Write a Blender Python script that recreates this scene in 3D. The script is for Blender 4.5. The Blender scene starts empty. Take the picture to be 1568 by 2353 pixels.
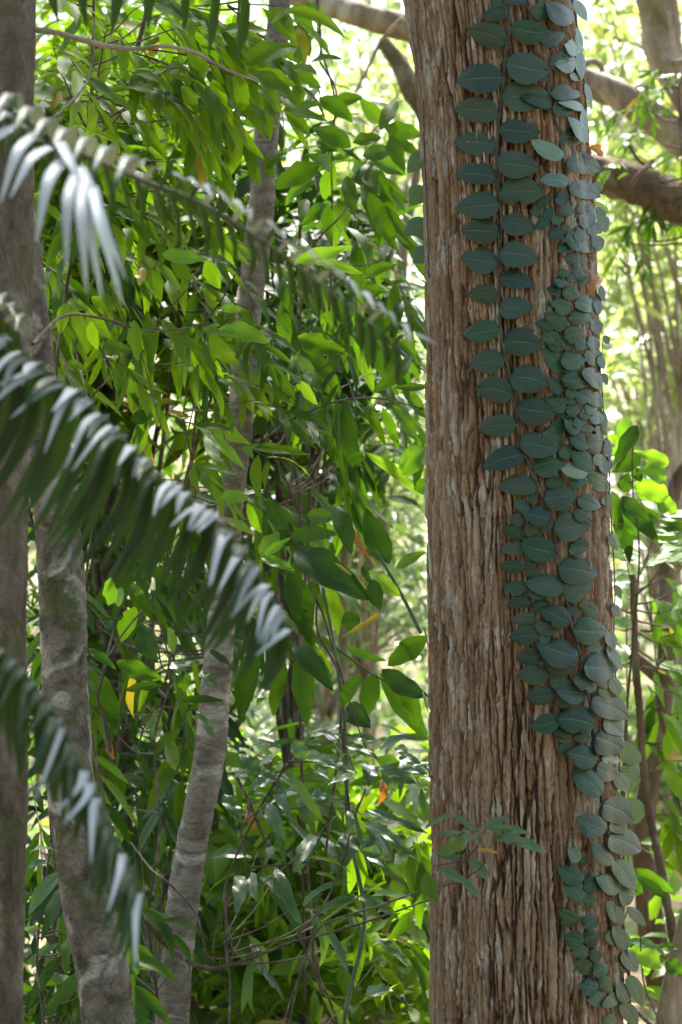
import bpy, math, random
import numpy as np
from mathutils import Vector

random.seed(7)
rng = np.random.default_rng(11)
scene = bpy.context.scene
COL = scene.collection

# ------------------------------------------------------------------ layout
# plan units: u, v follow the photograph's width and height (1568 x 2353), d is metres from the viewpoint
EYE = 1.6
K = 2.2 / 5.0 / 2353.0
def P(u, v, d):
    return np.array([(u - 784.0) * K * d, d, EYE - (v - 1176.5) * K * d])
GR = 0.0

def crop(k, X, Y):
    x0, y0, s = {'A': (1000, 0, 2.221), 'B': (1000, 600, 2.221), 'C': (1000, 1200, 2.221), 'D': (1000, 1800, 2.221),
                 '1': (0, 0, 2.613), '2': (500, 0, 2.613), '3': (0, 600, 2.613), '4': (500, 600, 2.613),
                 '5': (0, 1200, 2.613), '6': (500, 1200, 2.613), '7': (0, 1840, 2.613), '8': (500, 1840, 2.412)}[k]
    return ((x0 + X / s) / 1.088, (y0 + Y / s) / 1.088)
CS = {'A': 2.416, 'B': 2.416, 'C': 2.416, 'D': 2.416, '2': 2.843, '4': 2.843, '6': 2.843, '8': 2.624}

# ------------------------------------------------------------------ mesh building
class MB:
    def __init__(self):
        self.v = []; self.f = []; self.uv = []; self.r = []; self.n = 0
    def add(self, verts, quads, uvs=None, rnd=0.5):
        verts = np.asarray(verts, float); m = len(verts)
        quads = np.asarray(quads, int)
        self.v.append(verts); self.f.append(quads + self.n)
        self.uv.append(np.zeros((m, 2)) if uvs is None else np.asarray(uvs, float))
        self.r.append(np.full(m, rnd) if np.isscalar(rnd) else np.asarray(rnd, float))
        self.n += m
    def build(self, name, mat, parent=None, origin=None, smooth=True, attrs=None):
        v = np.concatenate(self.v); uv = np.concatenate(self.uv); r = np.concatenate(self.r)
        f = np.concatenate(self.f)
        if origin is not None: v = v - np.asarray(origin)
        me = bpy.data.meshes.new(name)
        nf = len(f)
        me.vertices.add(len(v)); me.vertices.foreach_set('co', v.astype(np.float32).ravel())
        me.loops.add(nf * 4); me.loops.foreach_set('vertex_index', f.astype(np.int32).ravel())
        me.polygons.add(nf)
        me.polygons.foreach_set('loop_start', (np.arange(nf) * 4).astype(np.int32))
        me.polygons.foreach_set('loop_total', np.full(nf, 4, np.int32))
        if smooth: me.polygons.foreach_set('use_smooth', np.ones(nf, bool))
        ul = me.uv_layers.new(name='UVMap')
        ul.data.foreach_set('uv', uv[f.ravel()].astype(np.float32).ravel())
        a = me.attributes.new('rnd', 'FLOAT', 'POINT'); a.data.foreach_set('value', r.astype(np.float32))
        for k, val in (attrs or {}).items():
            a = me.attributes.new(k, 'FLOAT', 'POINT'); a.data.foreach_set('value', val.astype(np.float32))
        me.update(); me.validate()
        me.materials.append(mat)
        o = bpy.data.objects.new(name, me); COL.objects.link(o)
        if parent is not None: o.parent = parent
        return o

def unit(v):
    v = np.asarray(v, float); n = np.linalg.norm(v)
    return v / n if n > 1e-9 else np.array([0, 0, 1.0])

def smooth_path(pts, n):
    pts = np.asarray(pts, float)
    if len(pts) < 3:
        t = np.linspace(0, 1, n)[:, None]
        return pts[0] * (1 - t) + pts[-1] * t
    seg = np.r_[0, np.cumsum(np.linalg.norm(np.diff(pts, axis=0), axis=1))]
    t = np.linspace(0, seg[-1], n)
    P0 = np.vstack([2 * pts[0] - pts[1], pts, 2 * pts[-1] - pts[-2]])
    out = []
    for x in t:
        i = min(np.searchsorted(seg, x, side='right') - 1, len(pts) - 2)
        a = (x - seg[i]) / max(seg[i + 1] - seg[i], 1e-9)
        p0, p1, p2, p3 = P0[i], P0[i + 1], P0[i + 2], P0[i + 3]
        out.append(0.5 * (2 * p1 + (p2 - p0) * a + (2 * p0 - 5 * p1 + 4 * p2 - p3) * a * a + (3 * p1 - p0 - 3 * p2 + p3) * a ** 3))
    return np.array(out)

def tube(mb, pts, rad, sides=7, n=None, wob=0.0, rnd=0.5):
    pts = np.asarray(pts, float)
    n = n or max(4, len(pts) * 5)
    c = smooth_path(pts, n)
    rad = np.interp(np.linspace(0, 1, n), np.linspace(0, 1, len(np.atleast_1d(rad))), np.atleast_1d(rad))
    tg = np.gradient(c, axis=0); tg /= np.linalg.norm(tg, axis=1)[:, None] + 1e-12
    ref = np.array([0.3, -0.9, 0.2]) if abs(tg[0][1]) < 0.8 else np.array([1.0, 0, 0])
    a = np.zeros_like(c); b = np.zeros_like(c)
    x = unit(np.cross(tg[0], ref))
    for i in range(n):
        x = unit(x - tg[i] * np.dot(x, tg[i])); a[i] = x; b[i] = np.cross(tg[i], x)
    th = np.linspace(0, 2 * math.pi, sides, endpoint=False)
    L = np.r_[0, np.cumsum(np.linalg.norm(np.diff(c, axis=0), axis=1))]
    rr = rad[:, None] * (1 + wob * rng.standard_normal((n, sides)))
    V = c[:, None, :] + rr[..., None] * (np.cos(th)[None, :, None] * a[:, None, :] + np.sin(th)[None, :, None] * b[:, None, :])
    uv = np.stack(np.broadcast_arrays(L[:, None], (th / (2 * math.pi))[None, :]), -1)
    i = np.arange(n - 1)[:, None] * sides; j = np.arange(sides)[None, :]
    j2 = (j + 1) % sides
    q = np.stack([i + j, i + j2, i + sides + j2, i + sides + j], -1).reshape(-1, 4)
    V = V.reshape(-1, 3); uv = uv.reshape(-1, 2)
    mb.add(V, q, uv, rnd)
    # rounded end
    m = len(V)
    return c

def leaf_profile(s, kind):
    if kind == 'ovate':   w = s ** 0.48 * (1 - s) ** 0.74
    elif kind == 'lance': w = s ** 0.8 * (1 - s) ** 0.95
    elif kind == 'obov':  w = s ** 1.15 * (1 - s) ** 0.6
    elif kind == 'strap': w = np.minimum(1, s * 9) ** 0.6 * np.minimum(1, (1 - s) * 2.4) ** 0.75
    elif kind == 'round': w = s ** 0.42 * (1 - s) ** 0.5
    else:                 w = s ** 0.75 * (1 - s) ** 1.05 * (1 + .25 * np.exp(-((s - .93) / .06) ** 2))
    return w
PMAX = {k: float(leaf_profile(np.linspace(0.001, 0.999, 400), k).max()) for k in ('ovate', 'lance', 'obov', 'strap', 'round', 'ell')}

def leaf(mb, B, T, N, w, kind='ell', arch=0.1, fold=0.15, wave=0.05, st=8, ac=5, rnd=None, bend=0.0, notch=0.0):
    """one curved leaf blade from B to T, N its upper side, w its full width"""
    B = np.asarray(B, float); T = np.asarray(T, float)
    ax = T - B; L = np.linalg.norm(ax); ax = ax / (L + 1e-9)
    N = np.asarray(N, float); N = unit(N - ax * np.dot(N, ax)); S = np.cross(ax, N)
    s = np.linspace(0.0, 1.0, st)
    s = s ** 0.92
    pw = leaf_profile(np.clip(s, 0.004, 0.996), kind) / PMAX[kind]
    t = np.linspace(-1, 1, ac)
    ph = rng.uniform(0, 6.28)
    ss, tt = np.meshgrid(s, t, indexing='ij'); pp = np.repeat(pw[:, None], ac, 1)
    half = 0.5 * w * pp * (1 + 0.06 * np.sin(ss * 17 + ph) * np.sign(tt))
    if notch > 0:
        half *= np.where(np.abs(ss - rng.uniform(.3, .75)) < 0.09, 1 - notch * (tt > 0), 1)
    ofs_n = arch * L * 4 * ss * (1 - ss) + fold * np.abs(tt) * half + wave * w * np.sin(ss * 13 + ph + 1.5 * tt) * np.abs(tt)
    ofs_s = tt * half + bend * L * 4 * ss * (1 - ss)
    V = B + ax * (ss * L)[..., None] + S * ofs_s[..., None] + N * ofs_n[..., None]
    i = np.arange(st - 1)[:, None] * ac; j = np.arange(ac - 1)[None, :]
    q = np.stack([i + j, i + j + 1, i + ac + j + 1, i + ac + j], -1).reshape(-1, 4)
    uv = np.stack([ss, tt * 0.5 + 0.5], -1).reshape(-1, 2)
    mb.add(V.reshape(-1, 3), q, uv, rng.random() if rnd is None else rnd)

def cloud(mb, C, D, N, L, W, rnd):
    """many small far leaves at once: two folded quads each"""
    ax = D / (np.linalg.norm(D, axis=1)[:, None] + 1e-9)
    N = N - ax * (N * ax).sum(1)[:, None]; N /= np.linalg.norm(N, axis=1)[:, None] + 1e-9
    S = np.cross(ax, N)
    n = len(C); L = L[:, None]; W = W[:, None]
    p = [C, C + ax * L * .4 + S * W * .5 + N * W * .12, C + ax * L * .42, C + ax * L * .4 - S * W * .5 + N * W * .12,
         C + ax * L * .78 + S * W * .3, C + ax * L * .8 - N * L * .06, C + ax * L * .78 - S * W * .3, C + ax * L - N * L * .13]
    V = np.stack(p, 1).reshape(-1, 3)
    b = np.arange(n)[:, None] * 8
    q = np.stack([b + np.array([0, 2, 1, 1])], 0)
    quads = np.concatenate([b + np.array([[0, 3, 2, 1]]), b + np.array([[1, 2, 5, 4]]), b + np.array([[2, 3, 6, 5]]), b + np.array([[4, 5, 6, 7]])])
    uvt = np.array([[0, .5], [.4, 1], [.42, .5], [.4, 0], [.78, .9], [.8, .5], [.78, .1], [1, .5]])
    mb.add(V, quads, np.tile(uvt, (n, 1)), np.repeat(rnd, 8))

# ------------------------------------------------------------------ noise for the bark relief
def h2(i, j, seed):
    i = i.astype(np.int64); j = j.astype(np.int64)
    x = (i * 374761393 + j * 668265263 + seed * 2147483647) & 0xffffffff
    x = ((x ^ (x >> 13)) * 1274126177) & 0xffffffff
    x = ((x ^ (x >> 16)) * 2246822519) & 0xffffffff
    return ((x ^ (x >> 15)) & 0xffffff) / float(0xffffff)
def vnoise(x, y, px, seed):
    i = np.floor(x); j = np.floor(y); a = x - i; b = y - j
    a = a * a * (3 - 2 * a); b = b * b * (3 - 2 * b)
    i0 = np.mod(i, px); i1 = np.mod(i + 1, px)
    return (h2(i0, j, seed) * (1 - a) + h2(i1, j, seed) * a) * (1 - b) + (h2(i0, j + 1, seed) * (1 - a) + h2(i1, j + 1, seed) * a) * b
def worley(x, y, px, seed):
    i = np.floor(x); j = np.floor(y)
    f1 = np.full(x.shape, 9.0); f2 = f1.copy(); idn = np.zeros(x.shape)
    for a in (-1, 0, 1):
        for b in (-1, 0, 1):
            ci = np.mod(i + a, px); cj = j + b
            dx = i + a + h2(ci, cj, seed) - x; dy = cj + h2(ci, cj, seed + 5) - y
            d = np.hypot(dx, dy); r = h2(ci, cj, seed + 9)
            near = d < f1
            f2 = np.where(near, f1, np.minimum(f2, d)); idn = np.where(near, r, idn); f1 = np.where(near, d, f1)
    return f1, f2, idn
def sst(a, b, x):
    t = np.clip((x - a) / (b - a), 0, 1); return t * t * (3 - 2 * t)

# ------------------------------------------------------------------ materials
def new_mat(name):
    m = bpy.data.materials.new(name); m.use_nodes = True
    nt = m.node_tree; nt.nodes.clear()
    return m, nt, nt.nodes, nt.links
def rgb(c): return (c[0], c[1], c[2], 1.0)
def ramp(N, stops):
    r = N.new('ShaderNodeValToRGB')
    while len(r.color_ramp.elements) < len(stops): r.color_ramp.elements.new(0.5)
    for e, (p, c) in zip(r.color_ramp.elements, stops): e.position = p; e.color = rgb(c)
    return r
def mixc(N, Lk, fac, a, b, mode='MIX'):
    m = N.new('ShaderNodeMix'); m.data_type = 'RGBA'; m.blend_type = mode
    for sock, val in ((m.inputs[0], fac), (m.inputs[6], a), (m.inputs[7], b)):
        if hasattr(val, 'links'): Lk.new(val, sock)
        elif isinstance(val, tuple): sock.default_value = rgb(val)
        else: sock.default_value = val
    return m.outputs[2]
def math_n(N, Lk, op, a, b=None, c=None):
    m = N.new('ShaderNodeMath'); m.operation = op
    for k, val in enumerate((a, b, c)):
        if val is None: continue
        if hasattr(val, 'links'): Lk.new(val, m.inputs[k])
        else: m.inputs[k].default_value = val
    return m.outputs[0]

def leaf_mat(name, dark, light, trans, rough=0.38, tfac=0.45, vein=0.25, spec=0.5, spots=0.0, old=None, coat=0.0, obj=False, laterals=14.0, bump=0.25, veincol=None, under=None):
    m, nt, N, Lk = new_mat(name)
    out = N.new('ShaderNodeOutputMaterial')
    at = N.new('ShaderNodeAttribute'); at.attribute_name = 'rnd'
    r = at.outputs['Fac']
    col = ramp(N, [(0.0, dark), (1.0, light)]); Lk.new(r, col.inputs[0])
    c = col.outputs[0]
    uv = N.new('ShaderNodeUVMap'); sep = N.new('ShaderNodeSeparateXYZ'); Lk.new(uv.outputs[0], sep.inputs[0])
    dist = math_n(N, Lk, 'ABSOLUTE', math_n(N, Lk, 'SUBTRACT', sep.outputs[1], 0.5))
    # blotches in the blade itself
    nz = N.new('ShaderNodeTexNoise'); nz.inputs['Scale'].default_value = 28; nz.inputs['Detail'].default_value = 3
    geo = N.new('ShaderNodeTexCoord'); Lk.new(geo.outputs['Object'], nz.inputs['Vector'])
    c = mixc(N, Lk, 0.55, c, mixc(N, Lk, nz.outputs[0], (0.55, 0.6, 0.5), (1.45, 1.35, 1.3)), 'MULTIPLY')
    mid = N.new('ShaderNodeMapRange'); Lk.new(dist, mid.inputs[0]); mid.inputs[1].default_value = 0.012; mid.inputs[2].default_value = 0.035
    mid.inputs[3].default_value = 1.0; mid.inputs[4].default_value = 0.0
    lat = math_n(N, Lk, 'SINE', math_n(N, Lk, 'MULTIPLY', math_n(N, Lk, 'SUBTRACT', sep.outputs[0], math_n(N, Lk, 'MULTIPLY', dist, 0.55)), laterals * 6.283))
    latm = N.new('ShaderNodeMapRange'); Lk.new(lat, latm.inputs[0]); latm.inputs[1].default_value = 0.8; latm.inputs[2].default_value = 1.0
    vcol = veincol or tuple(min(1, x * 1.5 + 0.04) for x in light)
    vf = math_n(N, Lk, 'MULTIPLY', math_n(N, Lk, 'MAXIMUM', mid.outputs[0], math_n(N, Lk, 'MULTIPLY', latm.outputs[0], 0.12)), vein)
    c = mixc(N, Lk, vf, c, vcol)
    if old:
        o = N.new('ShaderNodeMapRange'); Lk.new(r, o.inputs[0]); o.inputs[1].default_value = 0.98; o.inputs[2].default_value = 0.99
        c = mixc(N, Lk, o.outputs[0], c, old)
    if spots > 0:
        n2 = N.new('ShaderNodeTexNoise'); n2.inputs['Scale'].default_value = 60; Lk.new(geo.outputs['Object'], n2.inputs['Vector'])
        mr = N.new('ShaderNodeMapRange'); Lk.new(n2.outputs[0], mr.inputs[0]); mr.inputs[1].default_value = 0.62; mr.inputs[2].default_value = 0.7; mr.inputs[4].default_value = spots
        c = mixc(N, Lk, mr.outputs[0], c, (0.12, 0.07, 0.02))
    if under:  # pale back faces stand in for white sky gloss
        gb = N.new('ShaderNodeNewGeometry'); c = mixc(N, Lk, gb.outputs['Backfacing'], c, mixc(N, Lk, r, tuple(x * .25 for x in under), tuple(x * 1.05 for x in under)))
    bs = N.new('ShaderNodeBsdfPrincipled'); Lk.new(c, bs.inputs['Base Color'])
    bs.inputs['Roughness'].default_value = rough; bs.inputs['Specular IOR Level'].default_value = spec
    bs.inputs['Coat Weight'].default_value = coat; bs.inputs['Coat Roughness'].default_value = 0.25
    bp = N.new('ShaderNodeBump'); bp.inputs['Strength'].default_value = bump; bp.inputs['Distance'].default_value = 0.004
    hgt = math_n(N, Lk, 'ADD', math_n(N, Lk, 'MULTIPLY', lat, 0.035), math_n(N, Lk, 'ADD', nz.outputs[0], math_n(N, Lk, 'MULTIPLY', mid.outputs[0], -0.6)))
    Lk.new(hgt, bp.inputs['Height']); Lk.new(bp.outputs[0], bs.inputs['Normal'])
    if tfac > 0:
        tr = N.new('ShaderNodeBsdfTranslucent')
        tc = mixc(N, Lk, 0.75, trans, mixc(N, Lk, r, (0.6, 0.75, 0.6), (1.35, 1.2, 1.2)), 'MULTIPLY')
        tc = mixc(N, Lk, math_n(N, Lk, 'MULTIPLY', vf, 0.8), tc, tuple(x * 0.45 for x in trans))
        if old: tc = mixc(N, Lk, o.outputs[0], tc, tuple(min(1, x * 1.6) for x in old))
        Lk.new(tc, tr.inputs[0])
        mx = N.new('ShaderNodeMixShader'); mx.inputs[0].default_value = tfac
        Lk.new(bs.outputs[0], mx.inputs[1]); Lk.new(tr.outputs[0], mx.inputs[2]); Lk.new(mx.outputs[0], out.inputs[0])
    else: Lk.new(bs.outputs[0], out.inputs[0])
    return m

def bark_mat(name, a, b, pale, moss=None, mossamt=0.35, scale=14.0, stretch=0.5, rough=0.9, bump=0.5):
    m, nt, N, Lk = new_mat(name)
    out = N.new('ShaderNodeOutputMaterial'); bs = N.new('ShaderNodeBsdfPrincipled'); Lk.new(bs.outputs[0], out.inputs[0])
    tc = N.new('ShaderNodeTexCoord'); mp = N.new('ShaderNodeMapping'); mp.inputs['Scale'].default_value = (1, 1, stretch)
    Lk.new(tc.outputs['Object'], mp.inputs[0])
    n1 = N.new('ShaderNodeTexNoise'); n1.inputs['Scale'].default_value = scale; n1.inputs['Detail'].default_value = 8; n1.inputs['Roughness'].default_value = 0.65; n1.inputs['Distortion'].default_value = 0.6
    n2 = N.new('ShaderNodeTexNoise'); n2.inputs['Scale'].default_value = scale * 0.45; n2.inputs['Detail'].default_value = 6; n2.inputs['Distortion'].default_value = 1.2
    n3 = N.new('ShaderNodeTexNoise'); n3.inputs['Scale'].default_value = scale * 6; n3.inputs['Detail'].default_value = 5
    for n in (n1, n2, n3): Lk.new(mp.outputs[0], n.inputs['Vector'])
    r1 = ramp(N, [(0.35, a), (0.65, b)]); Lk.new(n1.outputs[0], r1.inputs[0]); c = r1.outputs[0]
    f = N.new('ShaderNodeMapRange'); Lk.new(n2.outputs[0], f.inputs[0]); f.inputs[1].default_value = 0.54; f.inputs[2].default_value = 0.64
    c = mixc(N, Lk, math_n(N, Lk, 'MULTIPLY', f.outputs[0], 0.75), c, pale)
    c = mixc(N, Lk, 0.7, c, mixc(N, Lk, n3.outputs[0], (0.5, 0.5, 0.5), (1.5, 1.5, 1.5)), 'MULTIPLY')
    if moss:
        n4 = N.new('ShaderNodeTexNoise'); n4.inputs['Scale'].default_value = scale * 0.35; n4.inputs['Detail'].default_value = 9; n4.inputs['Roughness'].default_value = 0.7
        mp2 = N.new('ShaderNodeMapping'); mp2.inputs['Location'].default_value = (5, 3, 1); Lk.new(tc.outputs['Object'], mp2.inputs[0]); Lk.new(mp2.outputs[0], n4.inputs['Vector'])
        g = N.new('ShaderNodeMapRange'); Lk.new(n4.outputs[0], g.inputs[0]); g.inputs[1].default_value = 0.52; g.inputs[2].default_value = 0.64; g.inputs[4].default_value = mossamt
        c = mixc(N, Lk, g.outputs[0], c, moss)
    Lk.new(c, bs.inputs['Base Color']); bs.inputs['Roughness'].default_value = rough; bs.inputs['Specular IOR Level'].default_value = 0.25
    bp = N.new('ShaderNodeBump'); bp.inputs['Strength'].default_value = bump; bp.inputs['Distance'].default_value = 0.02
    Lk.new(math_n(N, Lk, 'ADD', n1.outputs[0], math_n(N, Lk, 'MULTIPLY', n3.outputs[0], 0.5)), bp.inputs['Height']); Lk.new(bp.outputs[0], bs.inputs['Normal'])
    return m

def furrow_mat():
    m, nt, N, Lk = new_mat('furrowed_bark')
    out = N.new('ShaderNodeOutputMaterial'); bs = N.new('ShaderNodeBsdfPrincipled'); Lk.new(bs.outputs[0], out.inputs[0])
    ah = N.new('ShaderNodeAttribute'); ah.attribute_name = 'relief'
    ap = N.new('ShaderNodeAttribute'); ap.attribute_name = 'plate'
    tc = N.new('ShaderNodeTexCoord'); mp = N.new('ShaderNodeMapping'); mp.inputs['Scale'].default_value = (1, 1, 0.12); Lk.new(tc.outputs['Object'], mp.inputs[0])
    fib = N.new('ShaderNodeTexNoise'); fib.inputs['Scale'].default_value = 150; fib.inputs['Detail'].default_value = 6; fib.inputs['Roughness'].default_value = 0.7; Lk.new(mp.outputs[0], fib.inputs['Vector'])
    mp2 = N.new('ShaderNodeMapping'); mp2.inputs['Scale'].default_value = (1, 1, 0.3); Lk.new(tc.outputs['Object'], mp2.inputs[0])
    big = N.new('ShaderNodeTexNoise'); big.inputs['Scale'].default_value = 11; big.inputs['Detail'].default_value = 7; big.inputs['Roughness'].default_value = 0.62; Lk.new(mp2.outputs[0], big.inputs['Vector'])
    lic = N.new('ShaderNodeTexNoise'); lic.inputs['Scale'].default_value = 34; lic.inputs['Detail'].default_value = 9; lic.inputs['Roughness'].default_value = 0.7; Lk.new(mp2.outputs[0], lic.inputs['Vector'])
    base = ramp(N, [(0.25, BARK['deep']), (0.5, BARK['mid']), (0.78, BARK['top'])]); 
    Lk.new(math_n(N, Lk, 'ADD', math_n(N, Lk, 'MULTIPLY', ap.outputs['Fac'], 0.5), math_n(N, Lk, 'MULTIPLY', big.outputs[0], 0.5)), base.inputs[0])
    c = base.outputs[0]
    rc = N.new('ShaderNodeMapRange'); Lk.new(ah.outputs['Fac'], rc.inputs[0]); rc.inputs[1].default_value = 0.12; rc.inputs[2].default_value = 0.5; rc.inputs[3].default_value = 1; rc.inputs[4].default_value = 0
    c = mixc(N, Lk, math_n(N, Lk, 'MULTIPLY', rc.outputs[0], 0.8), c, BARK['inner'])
    # grey lichen crust on the outer plates
    lf = N.new('ShaderNodeMapRange'); Lk.new(lic.outputs[0], lf.inputs[0]); lf.inputs[1].default_value = 0.515; lf.inputs[2].default_value = 0.59
    lh = N.new('ShaderNodeMapRange'); Lk.new(ah.outputs['Fac'], lh.inputs[0]); lh.inputs[1].default_value = 0.42; lh.inputs[2].default_value = 0.62
    c = mixc(N, Lk, math_n(N, Lk, 'MULTIPLY', math_n(N, Lk, 'MULTIPLY', lf.outputs[0], lh.outputs[0]), 0.68), c, BARK['lichen'])
    c = mixc(N, Lk, 0.85, c, mixc(N, Lk, fib.outputs[0], (0.45, 0.42, 0.4), (1.6, 1.6, 1.6)), 'MULTIPLY')
    Lk.new(c, bs.inputs['Base Color']); bs.inputs['Roughness'].default_value = 0.92; bs.inputs['Specular IOR Level'].default_value = 0.2
    bp = N.new('ShaderNodeBump'); bp.inputs['Strength'].default_value = 0.6; bp.inputs['Distance'].default_value = 0.006
    Lk.new(math_n(N, Lk, 'ADD', fib.outputs[0], math_n(N, Lk, 'MULTIPLY', lic.outputs[0], 0.5)), bp.inputs['Height']); Lk.new(bp.outputs[0], bs.inputs['Normal'])
    return m
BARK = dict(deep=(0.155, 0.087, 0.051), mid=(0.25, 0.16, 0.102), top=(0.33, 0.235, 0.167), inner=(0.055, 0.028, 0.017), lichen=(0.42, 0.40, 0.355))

M = {}
M['furrow'] = furrow_mat()
M['grey_bark'] = bark_mat('mottled_grey_bark', (0.06, 0.045, 0.035), (0.17, 0.135, 0.108), (0.31, 0.27, 0.225), (0.06, 0.075, 0.018), 0.7, scale=20, bump=1.0)
M['mossy_bark'] = bark_mat('mossy_grey_bark', (0.065, 0.053, 0.044), (0.23, 0.195, 0.16), (0.46, 0.44, 0.41), (0.06, 0.085, 0.015), 0.85, scale=24, stretch=1.0, bump=1.0)
M['pale_bark'] = bark_mat('pale_banded_bark', (0.12, 0.10, 0.085), (0.31, 0.275, 0.24), (0.50, 0.48, 0.45), (0.10, 0.10, 0.05), 0.4, scale=16, stretch=2.2, bump=0.8)
M['limb_bark'] = bark_mat('pale_limb_bark', (0.15, 0.11, 0.08), (0.34, 0.27, 0.21), (0.50, 0.45, 0.38), (0.20, 0.18, 0.04), 0.6, scale=9, bump=1.0)
M['dark_limb'] = bark_mat('brown_limb_bark', (0.08, 0.05, 0.035), (0.19, 0.125, 0.085), (0.30, 0.24, 0.17), (0.10, 0.11, 0.03), 0.6, scale=11, bump=1.0)
M['twig'] = bark_mat('brown_twig', (0.06, 0.045, 0.035), (0.12, 0.09, 0.07), (0.22, 0.19, 0.16), None, scale=40)
M['cane'] = bark_mat('green_cane', (0.05, 0.10, 0.05), (0.09, 0.15, 0.09), (0.16, 0.22, 0.17), None, scale=20, rough=0.5, bump=0.1)
M['vine_stem'] = bark_mat('vine_stem', (0.045, 0.05, 0.04), (0.085, 0.085, 0.07), (0.15, 0.14, 0.115), None, scale=60, rough=0.7, bump=0.2)

M['shingle'] = leaf_mat('blue_grey_shingle_leaf', (0.018, 0.037, 0.023), (0.042, 0.068, 0.044), (0.05, 0.12, 0.05), rough=0.42, tfac=0.05, vein=0.55, veincol=(0.10, 0.15, 0.115), laterals=9, bump=0.5, spec=0.26, spots=0.25)
M['shingle_small'] = leaf_mat('green_shingle_leaf', (0.010, 0.036, 0.018), (0.034, 0.075, 0.034), (0.06, 0.16, 0.04), rough=0.42, tfac=0.08, vein=0.5, veincol=(0.10, 0.19, 0.11), laterals=8, bump=0.45, spec=0.26, spots=0.25)
M['shingle_pale'] = leaf_mat('pale_shingle_leaf', (0.06, 0.11, 0.07), (0.11, 0.17, 0.10), (0.08, 0.2, 0.05), rough=0.42, tfac=0.1, vein=0.6, veincol=(0.2, 0.28, 0.2), laterals=8, bump=0.4)
M['round_dark'] = leaf_mat('dark_round_leaf', (0.012, 0.04, 0.008), (0.025, 0.065, 0.012), (0.06, 0.16, 0.01), rough=0.45, tfac=0.25, spec=0.35, spots=0.3)
M['dead'] = leaf_mat('dead_brown_leaf', (0.20, 0.075, 0.015), (0.32, 0.14, 0.03), (0.5, 0.2, 0.03), rough=0.6, tfac=0.3, spots=0.9)
M['palm'] = leaf_mat('palm_leaflet', (0.010, 0.030, 0.006), (0.022, 0.055, 0.009), (0.05, 0.12, 0.005), rough=0.42, tfac=0.16, vein=0.2, spec=0.3, laterals=0.0, bump=0.1, under=(0.60, 0.61, 0.62))  # under: white sky gloss painted as a pale back-face colour
M['backlit'] = leaf_mat('yellow_green_leaf', (0.026, 0.066, 0.004), (0.055, 0.10, 0.006), (0.20, 0.37, 0.006), rough=0.55, tfac=0.55, vein=0.45, spec=0.25, old=(0.30, 0.20, 0.02), spots=0.25)
M['lance'] = leaf_mat('deep_green_lance_leaf', (0.012, 0.040, 0.003), (0.032, 0.070, 0.005), (0.12, 0.27, 0.005), rough=0.5, tfac=0.42, vein=0.4, spec=0.22, spots=0.3)
M['broad'] = leaf_mat('dark_broad_leaf', (0.010, 0.034, 0.004), (0.022, 0.055, 0.006), (0.06, 0.15, 0.004), rough=0.5, tfac=0.34, vein=0.4, spec=0.22, spots=0.25)
M['glossy'] = leaf_mat('glossy_leaf', (0.014, 0.046, 0.008), (0.032, 0.075, 0.012), (0.12, 0.27, 0.010), rough=0.36, tfac=0.36, vein=0.35, spec=0.7, coat=0.3, bump=0.6)
M['bright'] = leaf_mat('light_green_leaf', (0.045, 0.11, 0.008), (0.085, 0.16, 0.012), (0.27, 0.52, 0.015), rough=0.45, tfac=0.5, vein=0.35, spec=0.4, old=(0.36, 0.26, 0.03), spots=0.15)
M['yellowing'] = leaf_mat('yellowing_leaf', (0.16, 0.15, 0.012), (0.30, 0.20, 0.015), (0.55, 0.40, 0.02), rough=0.4, tfac=0.45, spots=0.6)
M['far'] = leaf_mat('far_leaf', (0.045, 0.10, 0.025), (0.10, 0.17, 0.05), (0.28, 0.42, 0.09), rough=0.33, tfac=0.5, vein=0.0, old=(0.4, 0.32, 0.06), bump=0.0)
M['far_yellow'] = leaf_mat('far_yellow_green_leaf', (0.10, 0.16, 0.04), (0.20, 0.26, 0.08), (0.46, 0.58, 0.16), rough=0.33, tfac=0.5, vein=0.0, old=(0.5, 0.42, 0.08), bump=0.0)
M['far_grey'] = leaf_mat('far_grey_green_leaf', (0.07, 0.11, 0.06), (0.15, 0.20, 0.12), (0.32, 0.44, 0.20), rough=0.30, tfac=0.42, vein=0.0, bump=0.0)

# ------------------------------------------------------------------ things
LABELS = set()
def thing(name, label, cat, loc, group=None):
    o = bpy.data.objects.new(name, None); COL.objects.link(o)
    o.location = Vector([float(x) for x in loc]); o.empty_display_size = 0.1
    o['label'] = label; o['category'] = cat
    if group: o['group'] = group
    return o

# ================================================================== THE BIG TREE
DA = 5.2
TV  = [-900, -200, 0, 150, 300, 600, 900, 1200, 1600, 2000, 2353, 2600, 2740, 2830]
TLE = [845, 905, 930, 952, 965, 976, 984, 986, 988, 992, 990, 975, 940, 880]
TRI = [1200, 1300, 1318, 1334, 1347, 1364, 1382, 1402, 1412, 1420, 1430, 1450, 1490, 1560]
def trunk_c(v): return np.interp(v, TV, (np.array(TLE) + np.array(TRI)) / 2.0)
def trunk_r(v): return np.interp(v, TV, (np.array(TRI) - np.array(TLE)) / 2.0) * K * DA * 0.985
def surf_y(u, v):
    """distance of the trunk's bark seen along the direction (u, v); carries on along the tangent past the edge"""
    y = np.full(np.shape(u), 5.05)
    for _ in range(4):
        x = (u - 784) * K * y; va = 1176.5 + (v - 1176.5) * y / DA
        cx = (trunk_c(va) - 784) * K * DA; r = trunk_r(va); dx = x - cx
        k = np.clip(dx / r, -0.93, 0.93)
        base = DA - r * np.sqrt(1 - k * k)
        over = dx / r - k
        y = base + r * np.abs(over) * 1.6
    return y
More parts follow.
